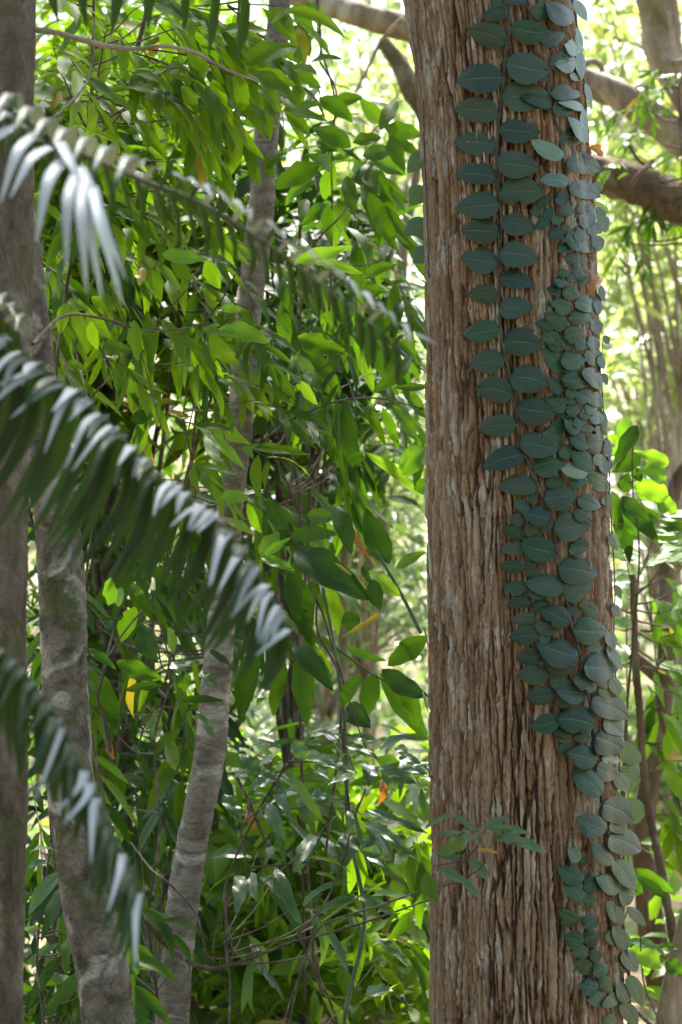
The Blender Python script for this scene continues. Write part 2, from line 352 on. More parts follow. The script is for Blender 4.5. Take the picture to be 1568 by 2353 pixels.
def on_trunk(u, v, off):
    y = surf_y(u, v) - off
    return np.stack([(u - 784) * K * y, y, EYE - (v - 1176.5) * K * y], -1)

def build_trunk():
    zc = lambda v: EYE - (v - 1176.5) * K * DA
    rows = np.concatenate([np.linspace(-2600, -140, 60), np.linspace(-130, 2440, 1150), np.linspace(2450, 2850, 80)])
    TV2 = [-2600] + TV; 
    na = 620
    th = np.linspace(0, 2 * math.pi, na, endpoint=False)
    A, V = np.meshgrid(th, rows, indexing='xy')
    cx = (np.interp(V, TV2, [1000] + list((np.array(TLE) + np.array(TRI)) / 2.0)) - 784) * K * DA
    r = np.interp(V, TV2, [150] + list((np.array(TRI) - np.array(TLE)) / 2.0)) * K * DA * 0.985
    Z = zc(V)
    n1 = 82; a1 = A / (2 * math.pi) * n1
    an_ = A / (2 * math.pi)
    wob = (vnoise(an_ * 16, Z * 1.6, 16, 3) - .5) * 1.8 + (vnoise(an_ * 50, Z * 6, 50, 4) - .5) * 0.5 + (vnoise(an_ * 120, Z * 26, 120, 5) - .5) * 0.35 + (vnoise(an_ * 240, Z * 70, 240, 6) - .5) * 0.2
    f1, f2, pid = worley(a1 + wob, Z / 0.26 + (vnoise(a1 * 1.0, Z * 2, 82, 8) - .5) * 1.6, n1, 21)
    e = f2 - f1
    c1 = sst(0.03, 0.24, e)
    n2 = 170; a2 = A / (2 * math.pi) * n2
    g1, g2, gid = worley(a2 + wob * 2.3, Z / 0.10, n2, 33)
    c2 = sst(0.0, 0.2, g2 - g1)
    n3 = 340
    fib = vnoise(A / (2 * math.pi) * n3 + wob * 4.5, Z / 0.06, n3, 41) - .5
    fin = vnoise(A / (2 * math.pi) * 480, Z / 0.010, 480, 47) - .5
    und = vnoise(A / (2 * math.pi) * 9, Z * 1.3, 9, 51) - .5
    deep = sst(.15, .8, vnoise(A / (2 * math.pi) * 18, Z * 3.0, 18, 57))
    rid = 1 - np.abs(2 * vnoise(A / (2 * math.pi) * 90 + wob * 1.2, Z / 0.35, 90, 61) - 1)
    h = 0.016 * (0.5 + 0.5 * deep) * (c1 - 1) + 0.0055 * (pid - .5) + 0.0045 * (c2 - 1) + 0.0045 * (gid - .5) + 0.0030 * fib + 0.0026 * fin + 0.010 * und - 0.006 * rid ** 3
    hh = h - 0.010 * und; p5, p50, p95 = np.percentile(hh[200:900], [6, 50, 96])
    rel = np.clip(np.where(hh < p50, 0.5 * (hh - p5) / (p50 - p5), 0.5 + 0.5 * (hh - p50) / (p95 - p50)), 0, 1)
    R = r + h + 0.0055
    X = cx + R * np.cos(A); Y = DA + R * np.sin(A)
    Vt = np.stack([X, Y, Z], -1).reshape(-1, 3)
    nr = len(rows)
    i = np.arange(nr - 1)[:, None] * na; j = np.arange(na)[None, :]; j2 = (j + 1) % na
    q = np.stack([i + j, i + na + j, i + na + j2, i + j2], -1).reshape(-1, 4)
    base = np.array([float((trunk_c(2750) - 784) * K * DA), DA, 0.0])
    root = thing('tall_tree', 'thick tree trunk with furrowed reddish brown bark carrying climbing vines', 'tree', base)
    mb = MB(); mb.add(Vt, q, np.stack([A / 6.2832, Z], -1).reshape(-1, 2), 0.5)
    mb.build('trunk', M['furrow'], root, base, attrs={'relief': rel.ravel(), 'plate': (0.65 * pid + 0.35 * gid).ravel()})
    # loose strips of bark
    strips = [(972, 720, 990, 830, 8), (984, 905, 990, 990, 6), (984, 1235, 992, 1330, 9), (987, 1500, 975, 1440, 5), (985, 1640, 972, 1590, 6),
              (942, 60, 958, 160, 9), (1096, 355, 1101, 385, 8), (1112, 350, 1114, 378, 6), (1094, 425, 1098, 447, 7), (1245, 970, 1262, 985, 4), (1122, 300, 1126, 325, 7),
              (1203, 1660, 1215, 1745, 10), (1300, 2190, 1306, 2260, 8), (1030, 2050, 1036, 2140, 9), (1090, 1340, 1096, 1420, 9), (1168, 1120, 1175, 1190, 8), (1040, 560, 1046, 640, 9)]
    for (u0, v0, u1, v1, w) in strips:
        m = MB(); a = on_trunk(np.array(float(u0)), np.array(float(v0)), .016); b = on_trunk(np.array(float(u1)), np.array(float(v1)), .002)
        c = (a + b) / 2 + np.array([0, -.004, 0]); tube(m, [a, c, b], np.array([.15, .8, 1.0, .8]) * w * K * 5 * .5, sides=5, n=9, wob=.12)
        m.build('bark_strip', M['limb_bark'], root, base)
    return root
build_trunk()

# ------------------------------------------------------------------ climbing vines
def vine(label, stem, leaves, mat, stem_r=2.6, lift=0.0, cr=None, off=0.013, kind='ovate', cat='climbing vine', petiole=True, group=None, smat=None, name='shingle_vine'):
    """stem: list of (u, v); leaves: (bu, bv, tu, tv, w, [tilt], [mat])"""
    su = np.array([s[0] for s in stem], float); sv = np.array([s[1] for s in stem], float)
    sp = on_trunk(su, sv, 0.008)
    o = sp[-1].copy()
    root = thing(name, label, cat, o, group)
    m = MB(); tube(m, sp, stem_r * K * 5, sides=7, n=len(stem) * 6, wob=.04)
    dense = smooth_path(np.stack([su, sv], -1), 200)
    for k, lf in enumerate(leaves):
        bu, bv, tu, tv, w = lf[:5]; mt = lf[6] if len(lf) > 6 else mat
        ja = rng.normal(0, .07); du_, dv_ = tu - bu, tv - bv; tu, tv = bu + du_ * math.cos(ja) - dv_ * math.sin(ja), bv + du_ * math.sin(ja) + dv_ * math.cos(ja); w *= rng.uniform(.95, 1.12)
        if mt == 'shingle' and rng.random() < (.55 if bu > 1370 else .18): mt = 'shingle_small'
        gs = rng.uniform(.92, 1.04) + (.04 if bv > 1000 else 0) + (.10 if bv > 1500 else 0) + (.08 if bv > 1500 and bu > 1380 else 0); tu = bu + (tu - bu) * gs; tv = bv + (tv - bv) * gs; w = w * gs
        tilt = lf[5] if len(lf) > 5 and lf[5] is not None else rng.uniform(-.1, .34) + lift
        b = np.array([bu, bv]); t = np.array([tu, tv]); ax = t - b; L = np.hypot(*ax); ax = ax / (L + 1e-6)
        pr = np.array([-ax[1], ax[0]])
        if pr[1] < 0: pr = -pr                      # +t side is the lower edge
        st, ac = 15, 9
        s = np.linspace(0, 1, st); tt = np.linspace(-1, 1, ac)
        ss, T = np.meshgrid(s, tt, indexing='ij')
        pw = leaf_profile(np.clip(ss, .006, .994), kind) / PMAX[kind]
        asym = 1 + 0.10 * T * rng.uniform(-1, 1)
        ph = rng.uniform(0, 6.28)
        half = .5 * w * pw * asym * (1 + .03 * np.sin(ss * 9 + ph) + .012 * np.sin(ss * 41 + ph * 3))
        if rng.random() < .14: half *= 1 - rng.uniform(.2, .5) * np.exp(-((ss - rng.uniform(.3, .85)) / rng.uniform(.04, .09)) ** 2) * (T * rng.choice([-1, 1]) > .3)
        bendpx = rng.uniform(-.08, .05) * L
        U = b[0] + ax[0] * ss * L + pr[0] * (T * half + bendpx * 4 * ss * (1 - ss))
        V = b[1] + ax[1] * ss * L + pr[1] * (T * half + bendpx * 4 * ss * (1 - ss))
        wr = w * K * 5
        dome = rng.uniform(.02, .075) * wr * (1 - T * T) - 0.05 * wr * np.exp(-(T / .2) ** 2) + rng.uniform(-.02, .12) * wr * ss + rng.uniform(-.05, .16) * wr * T
        wave = .035 * wr * np.sin(ss * rng.uniform(6, 10) + ph) * np.abs(T)
        curl = -rng.uniform(-.02, .12) * L * K * 5 * ss ** 3
        lo = off + (k % 4) * .0022 + dome + wave + curl + tilt * ((V - min(bv, tv) + .35 * w) * K * 5)
        W3 = on_trunk(U, V, np.maximum(lo, .0095) if off > 0 else lo)
        i = np.arange(st - 1)[:, None] * ac; j = np.arange(ac - 1)[None, :]
        q = np.stack([i + j, i + j + 1, i + ac + j + 1, i + ac + j], -1).reshape(-1, 4)
        mm = MB(); mm.add(W3.reshape(-1, 3), q, np.stack([ss, T * .5 + .5], -1).reshape(-1, 2), rng.random())
        mm.build('leaf', M[mt], root, o)
        if petiole:
            dd = np.hypot(dense[:, 0] - bu, dense[:, 1] - bv); n = int(dd.argmin())
            if 1.5 < dd[n] < 60:
                n2 = min(n + 3, 199)
                a = on_trunk(dense[n2, 0], dense[n2, 1], .009); bb = on_trunk(np.array(float(bu)), np.array(float(bv)), off + .003 + (k % 4) * .0022)
                tube(m, [a, (a + bb) / 2 + np.array([0, -.003, 0]), bb], stem_r * .5 * K * 5, sides=5, n=5)
    for k in range(int(len(stem) * 2.2)):
        n = int(rng.integers(4, 196)); sg = rng.choice([-1, 1]); a = on_trunk(dense[n, 0], dense[n, 1], .007)
        ln_ = rng.uniform(8, 26); b_ = on_trunk(dense[n, 0] + sg * ln_ * .6, dense[n, 1] + rng.uniform(-3, 8), .006); c_ = on_trunk(dense[n, 0] + sg * ln_, dense[n, 1] + rng.uniform(-4, 16), .001)
        tube(m, [a, b_, c_], np.array([.6, .45, .25]) * K * 5, sides=4, n=5)
    m.build('stem', smat or M['vine_stem'], root, o)
    return root
def cl(k, rows):
    out = []
    for r in rows:
        a = crop(k, r[0], r[1]); b = crop(k, r[2], r[3])
        out.append((a[0], a[1], b[0], b[1], r[4] / CS[k]) + tuple(r[5:]))
    return out
def cp(k, rows): return [crop(k, *r) for r in rows]

main_stem = cp('A', [(560, -40), (605, 80), (600, 200), (582, 380), (565, 530), (550, 650), (545, 780), (538, 900), (545, 1030), (560, 1180), (560, 1300)]) + \
    cp('B', [(545, 90), (550, 160), (548, 280), (550, 400), (560, 500), (575, 600), (600, 700), (625, 820), (648, 960), (662, 1080), (690, 1180), (730, 1280)]) + \
    cp('C', [(762, 20), (812, 130), (850, 260), (870, 400), (890, 520), (920, 640), (950, 780), (978, 890), (1020, 1040), (1045, 1180), (1065, 1290), (1072, 1400)]) + \
    cp('D', [(1075, 150), (1090, 270), (1110, 370), (1127, 470), (1147, 600), (1168, 690), (1192, 790), (1215, 900), (1225, 1010), (1245, 1180), (1265, 1350), (1275, 1500), (1270, 1720)])
ml = cl('A', [(590, 60, 448, 105, 90), (592, 235, 357, 148, 140), (570, 430, 323, 455, 155), (545, 622, 300, 608, 142), (535, 805, 308, 780, 138), (530, 987, 295, 993, 142), (550, 1137, 313, 1157, 142), (548, 1292, 338, 1275, 134),
              (572, -20, 705, 22, 86), (608, 55, 498, 10, 75), (620, 150, 852, 175, 138), (597, 348, 842, 385, 172), (570, 532, 835, 545, 148), (553, 715, 782, 740, 124), (540, 897, 776, 905, 142), (556, 1077, 800, 1090, 148), (570, 1232, 763, 1265, 132)])
ml += cl('B', [(540, 133, 338, 100, 134), (545, 302, 372, 288, 104), (550, 492, 357, 515, 122), (580, 652, 370, 692, 136), (622, 862, 418, 850, 134), (646, 1022, 416, 1040, 140), (690, 1192, 466, 1242, 128),
               (556, 70, 766, 106, 138), (555, 212, 748, 252, 112), (552, 397, 734, 385, 118), (573, 572, 786, 576, 138), (617, 762, 834, 776, 148), (652, 932, 877, 972, 148), (672, 1112, 890, 1157, 132), (800, 1065, 905, 1120, 110, -.02, 'shingle_small'), (745, 1262, 918, 1228, 142)])
ml += cl('C', [(758, 40, 553, 62, 110), (832, 215, 676, 180, 104, .3), (858, 407, 658, 365, 148, .3), (908, 602, 706, 552, 130, .4), (946, 792, 776, 712, 114, .45), (986, 982, 788, 922, 148, .35), (1088, 1162, 978, 1108, 88, .25), (1036, 1182, 886, 1188, 126, .3), (1076, 1362, 893, 1322, 152, .35),
               (805, 100, 980, 90, 132, .15), (858, 272, 1057, 265, 142, .15), (886, 482, 1092, 512, 146, .15), (922, 660, 1070, 556, 146, .05), (965, 832, 1150, 850, 152, .2), (1025, 1032, 1200, 1052, 158, .25), (1066, 1222, 1250, 1297, 114, .5)])
ml += cl('D', [(1094, 230, 938, 196, 114, .5), (1120, 412, 993, 310, 104, .5), (1147, 612, 1003, 560, 114, .5), (1182, 802, 1084, 690, 78, .4), (1222, 952, 1113, 878, 84, .4), (1240, 1132, 1163, 1018, 70, .3), (1262, 1272, 1202, 1160, 74, .3), (1264, 1402, 1214, 1310, 54, .3), (1262, 1572, 1210, 1470, 70, .3),
               (1088, 95, 1218, 150, 136, .35), (1095, 260, 1212, 312, 112, .35), (1132, 468, 1276, 530, 124, .4), (1163, 650, 1304, 716, 118, .45), (1195, 782, 1307, 897, 84, .45), (1215, 972, 1290, 960, 108, .2), (1268, 1040, 1364, 1120, 54, .5), (1245, 1285, 1300, 1385, 72, .3), (1270, 1420, 1312, 1570, 74, .3), (1232, 1570, 1285, 1700, 72, .3)])
vine('long vine of paired large blue grey leaves running the full height of thick trunk', main_stem, ml, 'shingle', stem_r=4.0)

second = cp('A', [(680, -30), (700, 20), (740, 100), (785, 230), (800, 330), (825, 480), (842, 600), (872, 690), (897, 800), (917, 920), (936, 1040), (958, 1160), (990, 1230), (1020, 1290)])
sl = cl('A', [(738, 80, 872, 55, 98), (962, 122, 818, -5, 108, .45), (788, 236, 917, 196, 98), (735, 415, 838, 430, 78), (835, 590, 676, 525, 86, .3), (840, 516, 1007, 520, 88), (907, 872, 736, 763, 96, .3, 'shingle_pale'), (937, 1012, 760, 1002, 84, .4, 'shingle_pale'),
              (928, 905, 1114, 942, 118), (943, 1045, 1112, 1082, 104), (848, 605, 987, 605, 104), (1022, 608, 883, 566, 48, .7, 'shingle_pale'), (897, 760, 1027, 775, 116), (862, 1110, 944, 1090, 78), (968, 1180, 880, 1170, 66, .3), (835, 360, 950, 350, 100)])
vine('shorter vine of dark blue grey leaves down the right half of the trunk top', second, sl, 'shingle', stem_r=2.4)

edge = cp('A', [(965, -30), (968, 60), (985, 150), (1005, 280), (1020, 420), (1030, 560), (1040, 700), (1045, 800)])
el = cl('A', [(968, 0, 1042, 112, 60, .2), (1012, 282, 913, 238, 104, .55), (977, 336, 858, 342, 132, .45), (1000, 282, 1030, 452, 66, .2), (1028, 455, 1056, 618, 36, .1), (1037, 795, 938, 648, 76, .5), (946, 408, 1002, 440, 40, .4), (1020, 600, 1046, 770, 44, .2), (985, 150, 1030, 300, 44, .2)])
vine('vine of pale folded leaves seen edge on along the top right rim of the trunk', edge, el, 'shingle_pale', stem_r=1.8, kind='ell')

small = cp('A', [(985, 1150), (1010, 1240), (1062, 1330)]) + cp('B', [(1055, 80), (1020, 170), (985, 260), (960, 345), (932, 430), (908, 560), (897, 700), (900, 850), (910, 950), (905, 1060)]) 
sm = cl('A', [(765, 1150, 827, 1090, 54), (787, 1182, 718, 1166, 46), (795, 1212, 862, 1155, 62), (832, 1222, 748, 1272, 62), (840, 1225, 912, 1212, 58), (906, 1285, 818, 1310, 74), (904, 1302, 952, 1248, 58), (968, 1300, 1067, 1312, 88), (1060, 1130, 972, 1170, 100, .1, 'shingle'), (1000, 1190, 1092, 1210, 118, .05, 'shingle'), (1042, 1290, 1112, 1268, 74), (1068, 1362, 1137, 1340, 84), (988, 1345, 1072, 1395, 84), (945, 1370, 863, 1390, 60), (940, 1290, 990, 1400, 84), (1075, 1240, 1130, 1290, 90)])
sm += cl('B', [(1026, 165, 913, 90, 92), (1026, 218, 946, 172, 68), (922, 247, 862, 212, 62), (903, 283, 1012, 318, 82), (897, 290, 818, 262, 60), (946, 392, 846, 328, 88), (973, 345, 1112, 398, 104), (922, 492, 810, 393, 94), (936, 437, 1070, 440, 92), (857, 490, 752, 452, 62), (906, 607, 792, 500, 104), (914, 545, 1032, 500, 104), (896, 732, 778, 608, 98), (894, 665, 1042, 652, 112), (901, 772, 1054, 785, 94), (892, 852, 818, 758, 82), (918, 948, 810, 868, 84), (908, 892, 1012, 882, 68), (978, 850, 1092, 890, 92), (924, 952, 1005, 938, 78), (1030, 958, 1097, 905, 64), (893, 965, 958, 1005, 58), (992, 1074, 913, 1003, 78), (958, 1020, 1042, 1010, 64), (912, 1054, 838, 1000, 68), (998, 1050, 1087, 1050, 44),
               (1037, 1164, 922, 1076, 78), (1038, 1150, 1132, 1110, 108), (886, 1168, 962, 1200, 80), (1072, 1272, 951, 1183, 88), (1045, 1292, 906, 1253, 86, .4, 'shingle_pale'), (1103, 1250, 1178, 1240, 96, .2), (1152, 1384, 1042, 1292, 88), (943, 1330, 1042, 1345, 80), (808, 1342, 922, 1345, 76), (1072, 1215, 1142, 1240, 64), (1060, 492, 1132, 470, 96), (1042, 604, 1132, 700, 96), (970, 570, 1050, 600, 70), (1040, 570, 1110, 560, 70), (1068, 850, 1128, 940, 84, .3), (1058, 985, 1142, 1000, 78, .4), (1090, 1080, 1142, 1040, 70), (1020, 720, 1138, 830, 90, .3), (915, 725, 1010, 715, 60), (1045, 660, 1120, 690, 70), (925, 210, 990, 225, 44), (880, 180, 950, 185, 50), (835, 360, 805, 350, 40), (850, 575, 775, 512, 50), (1030, 200, 990, 260, 60), (1095, 330, 1115, 420, 50, .3), (900, 590, 975, 585, 44), (930, 830, 985, 870, 70), (1000, 960, 1060, 990, 66)])
sm += cl('C', [(968, 180, 1070, 232, 64, .3), (990, 105, 1112, 148, 88, .2), (965, 350, 1057, 345, 44), (940, 390, 1032, 385, 66)])
vine('dense mat of small overlapping green leaves on the right middle of the thick trunk', small, sm, 'shingle_small', stem_r=1.8)

col = cp('C', [(688, 170), (690, 300), (690, 400), (703, 540), (735, 680), (765, 830), (795, 970), (825, 1080), (855, 1190), (888, 1300), (930, 1400)])
co = cl('C', [(692, 215, 610, 213, 70), (682, 325, 595, 252, 78), (683, 392, 566, 390, 68), (686, 487, 568, 480, 70), (702, 592, 575, 602, 80), (730, 677, 590, 680, 76), (750, 772, 611, 770, 74), (766, 872, 615, 870, 94), (796, 977, 653, 987, 94), (826, 1087, 666, 1090, 98), (855, 1197, 710, 1215, 94), (886, 1328, 748, 1368, 90),
              (695, 290, 802, 272, 84), (690, 440, 792, 452, 74), (695, 525, 772, 495, 76), (712, 620, 832, 622, 84), (738, 700, 832, 690, 82), (752, 800, 905, 800, 94), (772, 890, 837, 868, 74), (812, 1020, 957, 1042, 94), (832, 1120, 922, 1090, 94), (868, 1230, 1007, 1220, 104), (720, 160, 632, 118, 76), (715, 100, 770, 130, 60), (1098, 748, 998, 690, 76), (1032, 935, 1137, 930, 70), (1085, 1090, 1192, 1130, 76), (1108, 1160, 1202, 1198, 84), (945, 750, 985, 700, 90), (885, 180, 940, 200, 60), (840, 225, 800, 300, 60)])
co += cl('D', [(955, 75, 868, 60, 50), (955, 95, 876, 100, 52), (962, 150, 880, 175, 76), (1060, 95, 970, 100, 60), (1050, 275, 985, 290, 60), (1125, 200, 1212, 212, 58, .3, 'shingle_pale'), (1145, 520, 1165, 480, 60), (1240, 560, 1190, 600, 90)])
vine('narrow column of medium dark leaves left of the long vine on the lower trunk', col, co, 'shingle', stem_r=1.8, lift=-.08)

low = cp('D', [(985, 720), (1005, 800), (1020, 900), (1018, 980), (1022, 1100), (1024, 1200), (1045, 1270), (1075, 1350), (1105, 1430), (1150, 1510), (1175, 1620), (1180, 1720)])
lo = cl('D', [(990, 790, 953, 708, 56, .2, 'shingle_pale'), (1042, 795, 1000, 770, 50), (1018, 892, 891, 820, 88), (1020, 932, 1114, 880, 86), (1017, 997, 916, 903, 88), (1018, 1010, 1087, 1010, 84), (992, 1122, 891, 1070, 88), (1024, 1152, 1094, 1110, 88), (1020, 1232, 928, 1205, 84), (1024, 1232, 1102, 1200, 80), (1047, 1302, 948, 1280, 78), (1054, 1322, 1114, 1298, 74), (1070, 1392, 968, 1358, 80), (1074, 1402, 1152, 1365, 86), (1102, 1492, 1013, 1468, 90), (1108, 1482, 1170, 1440, 90), (1152, 1562, 1061, 1540, 78), (1158, 1530, 1198, 1570, 94), (1165, 1170, 1202, 1240, 66), (1150, 1640, 1190, 1690, 70)])
vine('short young vine with small neat paired leaves low on the trunk front', low, lo, 'shingle_small', stem_r=1.8, lift=-.05)

rim = cp('B', [(1110, 700), (1125, 850), (1135, 1000), (1150, 1150), (1165, 1300)]) + cp('C', [(1165, 60), (1172, 180), (1180, 330), (1190, 480), (1195, 640), (1190, 760), (1188, 900), (1195, 1040), (1205, 1180), (1215, 1320)]) + cp('D', [(1210, 60), (1220, 240), (1235, 420), (1240, 600)])
ri = cl('C', [(1158, 60, 1168, 175, 30, .2), (1120, 130, 1160, 110, 36, .2), (1168, 300, 1208, 395, 40, .3), (1190, 580, 1222, 665, 44, .2, 'round_dark'), (1188, 690, 1212, 765, 44, .2), (1153, 830, 1197, 940, 60, .5), (1150, 918, 1218, 1058, 54, .55), (1175, 1100, 1212, 1185, 56, .3), (1143, 1310, 1232, 1400, 84, .3), (1140, 200, 1165, 215, 40, .2)])
ri += cl('B', [(1128, 560, 1170, 540, 52, .1, 'round_dark'), (1124, 740, 1155, 812, 50, .1, 'round_dark'), (1130, 950, 1148, 1080, 40, .2), (1150, 1100, 1172, 1230, 40, .2), (1110, 640, 1130, 720, 50, .3), (1115, 250, 1135, 340, 40, .2), (1095, 300, 1118, 350, 40, .3)])
ri += cl('D', [(1185, 90, 1225, 180, 70, .2), (1200, 300, 1262, 380, 70, .2), (1190, 540, 1250, 610, 80, .2)])
vine('sparse vine of narrow pale leaves seen edge on along the right rim below mid height', rim, ri, 'shingle', stem_r=1.6, kind='ell')

back = cp('D', [(1205, 40), (1215, 180), (1222, 320), (1240, 470), (1245, 560), (1240, 700)])
bk = cl('D', [(1222, 130, 1318, 215, 96, 0), (1225, 300, 1318, 300, 150, 0), (1245, 520, 1338, 490, 126, 0)])
bk += cl('A', [(1085, 1010, 1125, 1060, 70, 0), (1085, 1130, 1160, 1180, 60, 0, 'bright'), (1100, 1150, 1140, 1290, 70, 0)])
vine('dark vine with round leaves standing out behind the right edge of the lower trunk', back, bk, 'round_dark', stem_r=2.2, kind='round', off=-.06)

lb = [(955, 40), (972, 200), (975, 330), (980, 450), (985, 560), (985, 640)]
lbl = [(975, 235, 956, 282, 26, 0), (978, 350, 940, 400, 38, 0), (980, 430, 944, 475, 50, 0), (982, 505, 926, 540, 42, 0), (986, 570, 948, 605, 44, 0)]
vine('vine with rounded dark leaves peeping out behind the left edge of the thick trunk', lb, lbl, 'round_dark', stem_r=1.5, kind='ell', off=-.11)

# dead leaves caught among the vines
def dead(label, bu, bv, tu, tv, w, off, name='dead_leaf'):
    o = on_trunk(np.array(float(bu)), np.array(float(bv)), off)
    t = on_trunk(np.array(float(tu)), np.array(float(tv)), off + .012)
    m = MB(); leaf(m, o, t, np.array([.25, -1, .2]), w * K * 5, 'ell', arch=.12, fold=.5, wave=.14, st=10, ac=7, rnd=.6)
    m.add(np.array([o, o + [.001, 0, .006], o + [.002, 0, .006], o + [.001, 0, 0]]), [[0, 1, 2, 3]])
    ob = m.build(name, M['dead'], None, None); ob['label'] = label; ob['category'] = 'dead leaf'
    return ob
dead('orange brown dead leaf wedged among small green vine leaves on the right', 1372, 632, 1350, 682, 30, .05)
dead('curled rusty brown dead leaf sticking out at the upper right trunk edge', 1352, 338, 1384, 360, 26, .03)

SHADE_CROWN = (4200, 2400, 2000)  # leaf counts of the out-of-view crowns added for shade
# ================================================================== SLIM TREES ON THE LEFT
def path3(pts, d):
    return [P(p[0], p[1], p[2] if len(p) > 2 else d) for p in pts]
def slim_tree(label, pts, rad, d, mat, sides=110, bumps=(), branches=()):
    c = smooth_path(np.array(path3(pts, d)), 900)
    n = len(c); rr = np.interp(np.linspace(0, 1, n), np.linspace(0, 1, len(rad)), rad) * K * d
    base = c[-1].copy()
    root = thing('slim_tree', label, 'tree', base)
    th = np.linspace(0, 2 * math.pi, sides, endpoint=False)
    L = np.linspace(0, 1, n) * np.linalg.norm(c[-1] - c[0])
    TT, LL = np.meshgrid(th, L)
    sd = int(pts[0][0]) + 17
    m_ = 7
    rel = 0.10 * (vnoise(TT / 6.2832 * m_, LL * 9, m_, sd) - .5) + 0.09 * (vnoise(TT / 6.2832 * 3, LL * 3, 3, sd + 1) - .5) + 0.05 * (vnoise(TT / 6.2832 * 22, LL * 55, 22, sd + 2) - .5) + 0.03 * (vnoise(TT / 6.2832 * 48, LL * 170, 48, sd + 3) - .5) - 0.04 * (1 - np.abs(2 * vnoise(TT / 6.2832 * 5, LL * 34 + vnoise(TT / 6.2832 * 4, LL * 8, 4, sd + 5) * 2, 5, sd + 4) - 1)) ** 6
    for (vv, ang, size, amt) in bumps:
        k = np.argmin(np.abs(c[:, 2] - (EYE - (vv - 1176.5) * K * d)))
        rel = rel + amt * np.exp(-((LL - L[k]) / size) ** 2 - ((np.mod(TT - ang + math.pi, 2 * math.pi) - math.pi) / .7) ** 2)
    R = rr[:, None] * (1 + rel)
    V = np.stack([c[:, 0:1] + R * np.cos(TT), c[:, 1:2] + R * np.sin(TT), np.broadcast_to(c[:, 2:3], TT.shape)], -1).reshape(-1, 3)
    i = np.arange(n - 1)[:, None] * sides; j = np.arange(sides)[None, :]; j2 = (j + 1) % sides
    q = np.stack([i + j, i + sides + j, i + sides + j2, i + j2], -1).reshape(-1, 4)
    mb = MB(); mb.add(V, q, np.stack([TT / 6.2832, LL], -1).reshape(-1, 2)); mb.build('trunk', mat, root, base)
    for (bp, br) in branches:
        b = MB(); tube(b, path3(bp, d), np.array(br) * K * d, sides=8, wob=.07); b.build('branch', M['limb_bark'] if br[0] > 4 else M['twig'], root, base)
    return root
GV = lambda d: 1176.5 + EYE / (K * d)      # where the ground lies at distance d
slim_tree('thick blurred grey brown trunk cut by the left edge of the picture', [(30, -900), (28, 0), (30, 500), (22, 1000), (18, 1500), (20, 2000), (10, 2353), (0, GV(4.15) + 40)], [46, 52, 50, 50, 44, 42, 48, 60], 4.15, M['grey_bark'],
          branches=[([(70, 68), (130, 75), (200, 95), (270, 110), (320, 112), (380, 106), (450, 122), (520, 160), (600, 190)], [7, 7, 6.5, 6, 5, 4.5, 4, 3, 2]),
                    ([(80, 285, 4.1), (130, 265), (200, 190, 4.5), (215, 120, 4.6), (218, 40, 4.7)], [4, 4, 3, 2, 2]),
                    ([(75, 790, 4.1), (150, 725, 4.4), (250, 735, 4.7), (330, 760, 4.9), (420, 755, 5), (480, 740, 5.1)], [4, 4, 4, 3, 2, 1.5])])
slim_tree('mottled mossy grey trunk leaning left behind the palm fronds', [(-60, -700), (-6, 0), (40, 500), (96, 980), (130, 1200), (143, 1400), (150, 1650), (175, 1900), (208, 2100), (248, 2353), (300, GV(4.5) + 40)], [30, 34, 40, 46, 50, 52, 55, 58, 62, 70, 80], 4.5, M['mossy_bark'],
          bumps=[(1330, -1.2, .04, .08), (1950, -.6, .05, .10), (2080, -1.9, .05, .07), (1560, -.3, .06, .06)])
slim_tree('slender pale banded trunk curving up through the leaves beside palm fronds', [(690, -700), (645, 0), (618, 250), (600, 480), (570, 740), (553, 960), (530, 1150), (512, 1400), (495, 1600), (480, 1750), (440, 1950), (412, 2150), (395, 2353), (380, GV(5.9) + 40)], [22, 25, 25, 26, 28, 30, 30, 31, 33, 36, 36, 38, 40, 46], 5.9, M['pale_bark'],
          branches=[([(555, 655), (540, 700, 5.8), (490, 720, 5.7)], [6, 5, 3])],
          bumps=[(2250, -1.5, .03, .12), (1130, -1.5, .05, .05)])

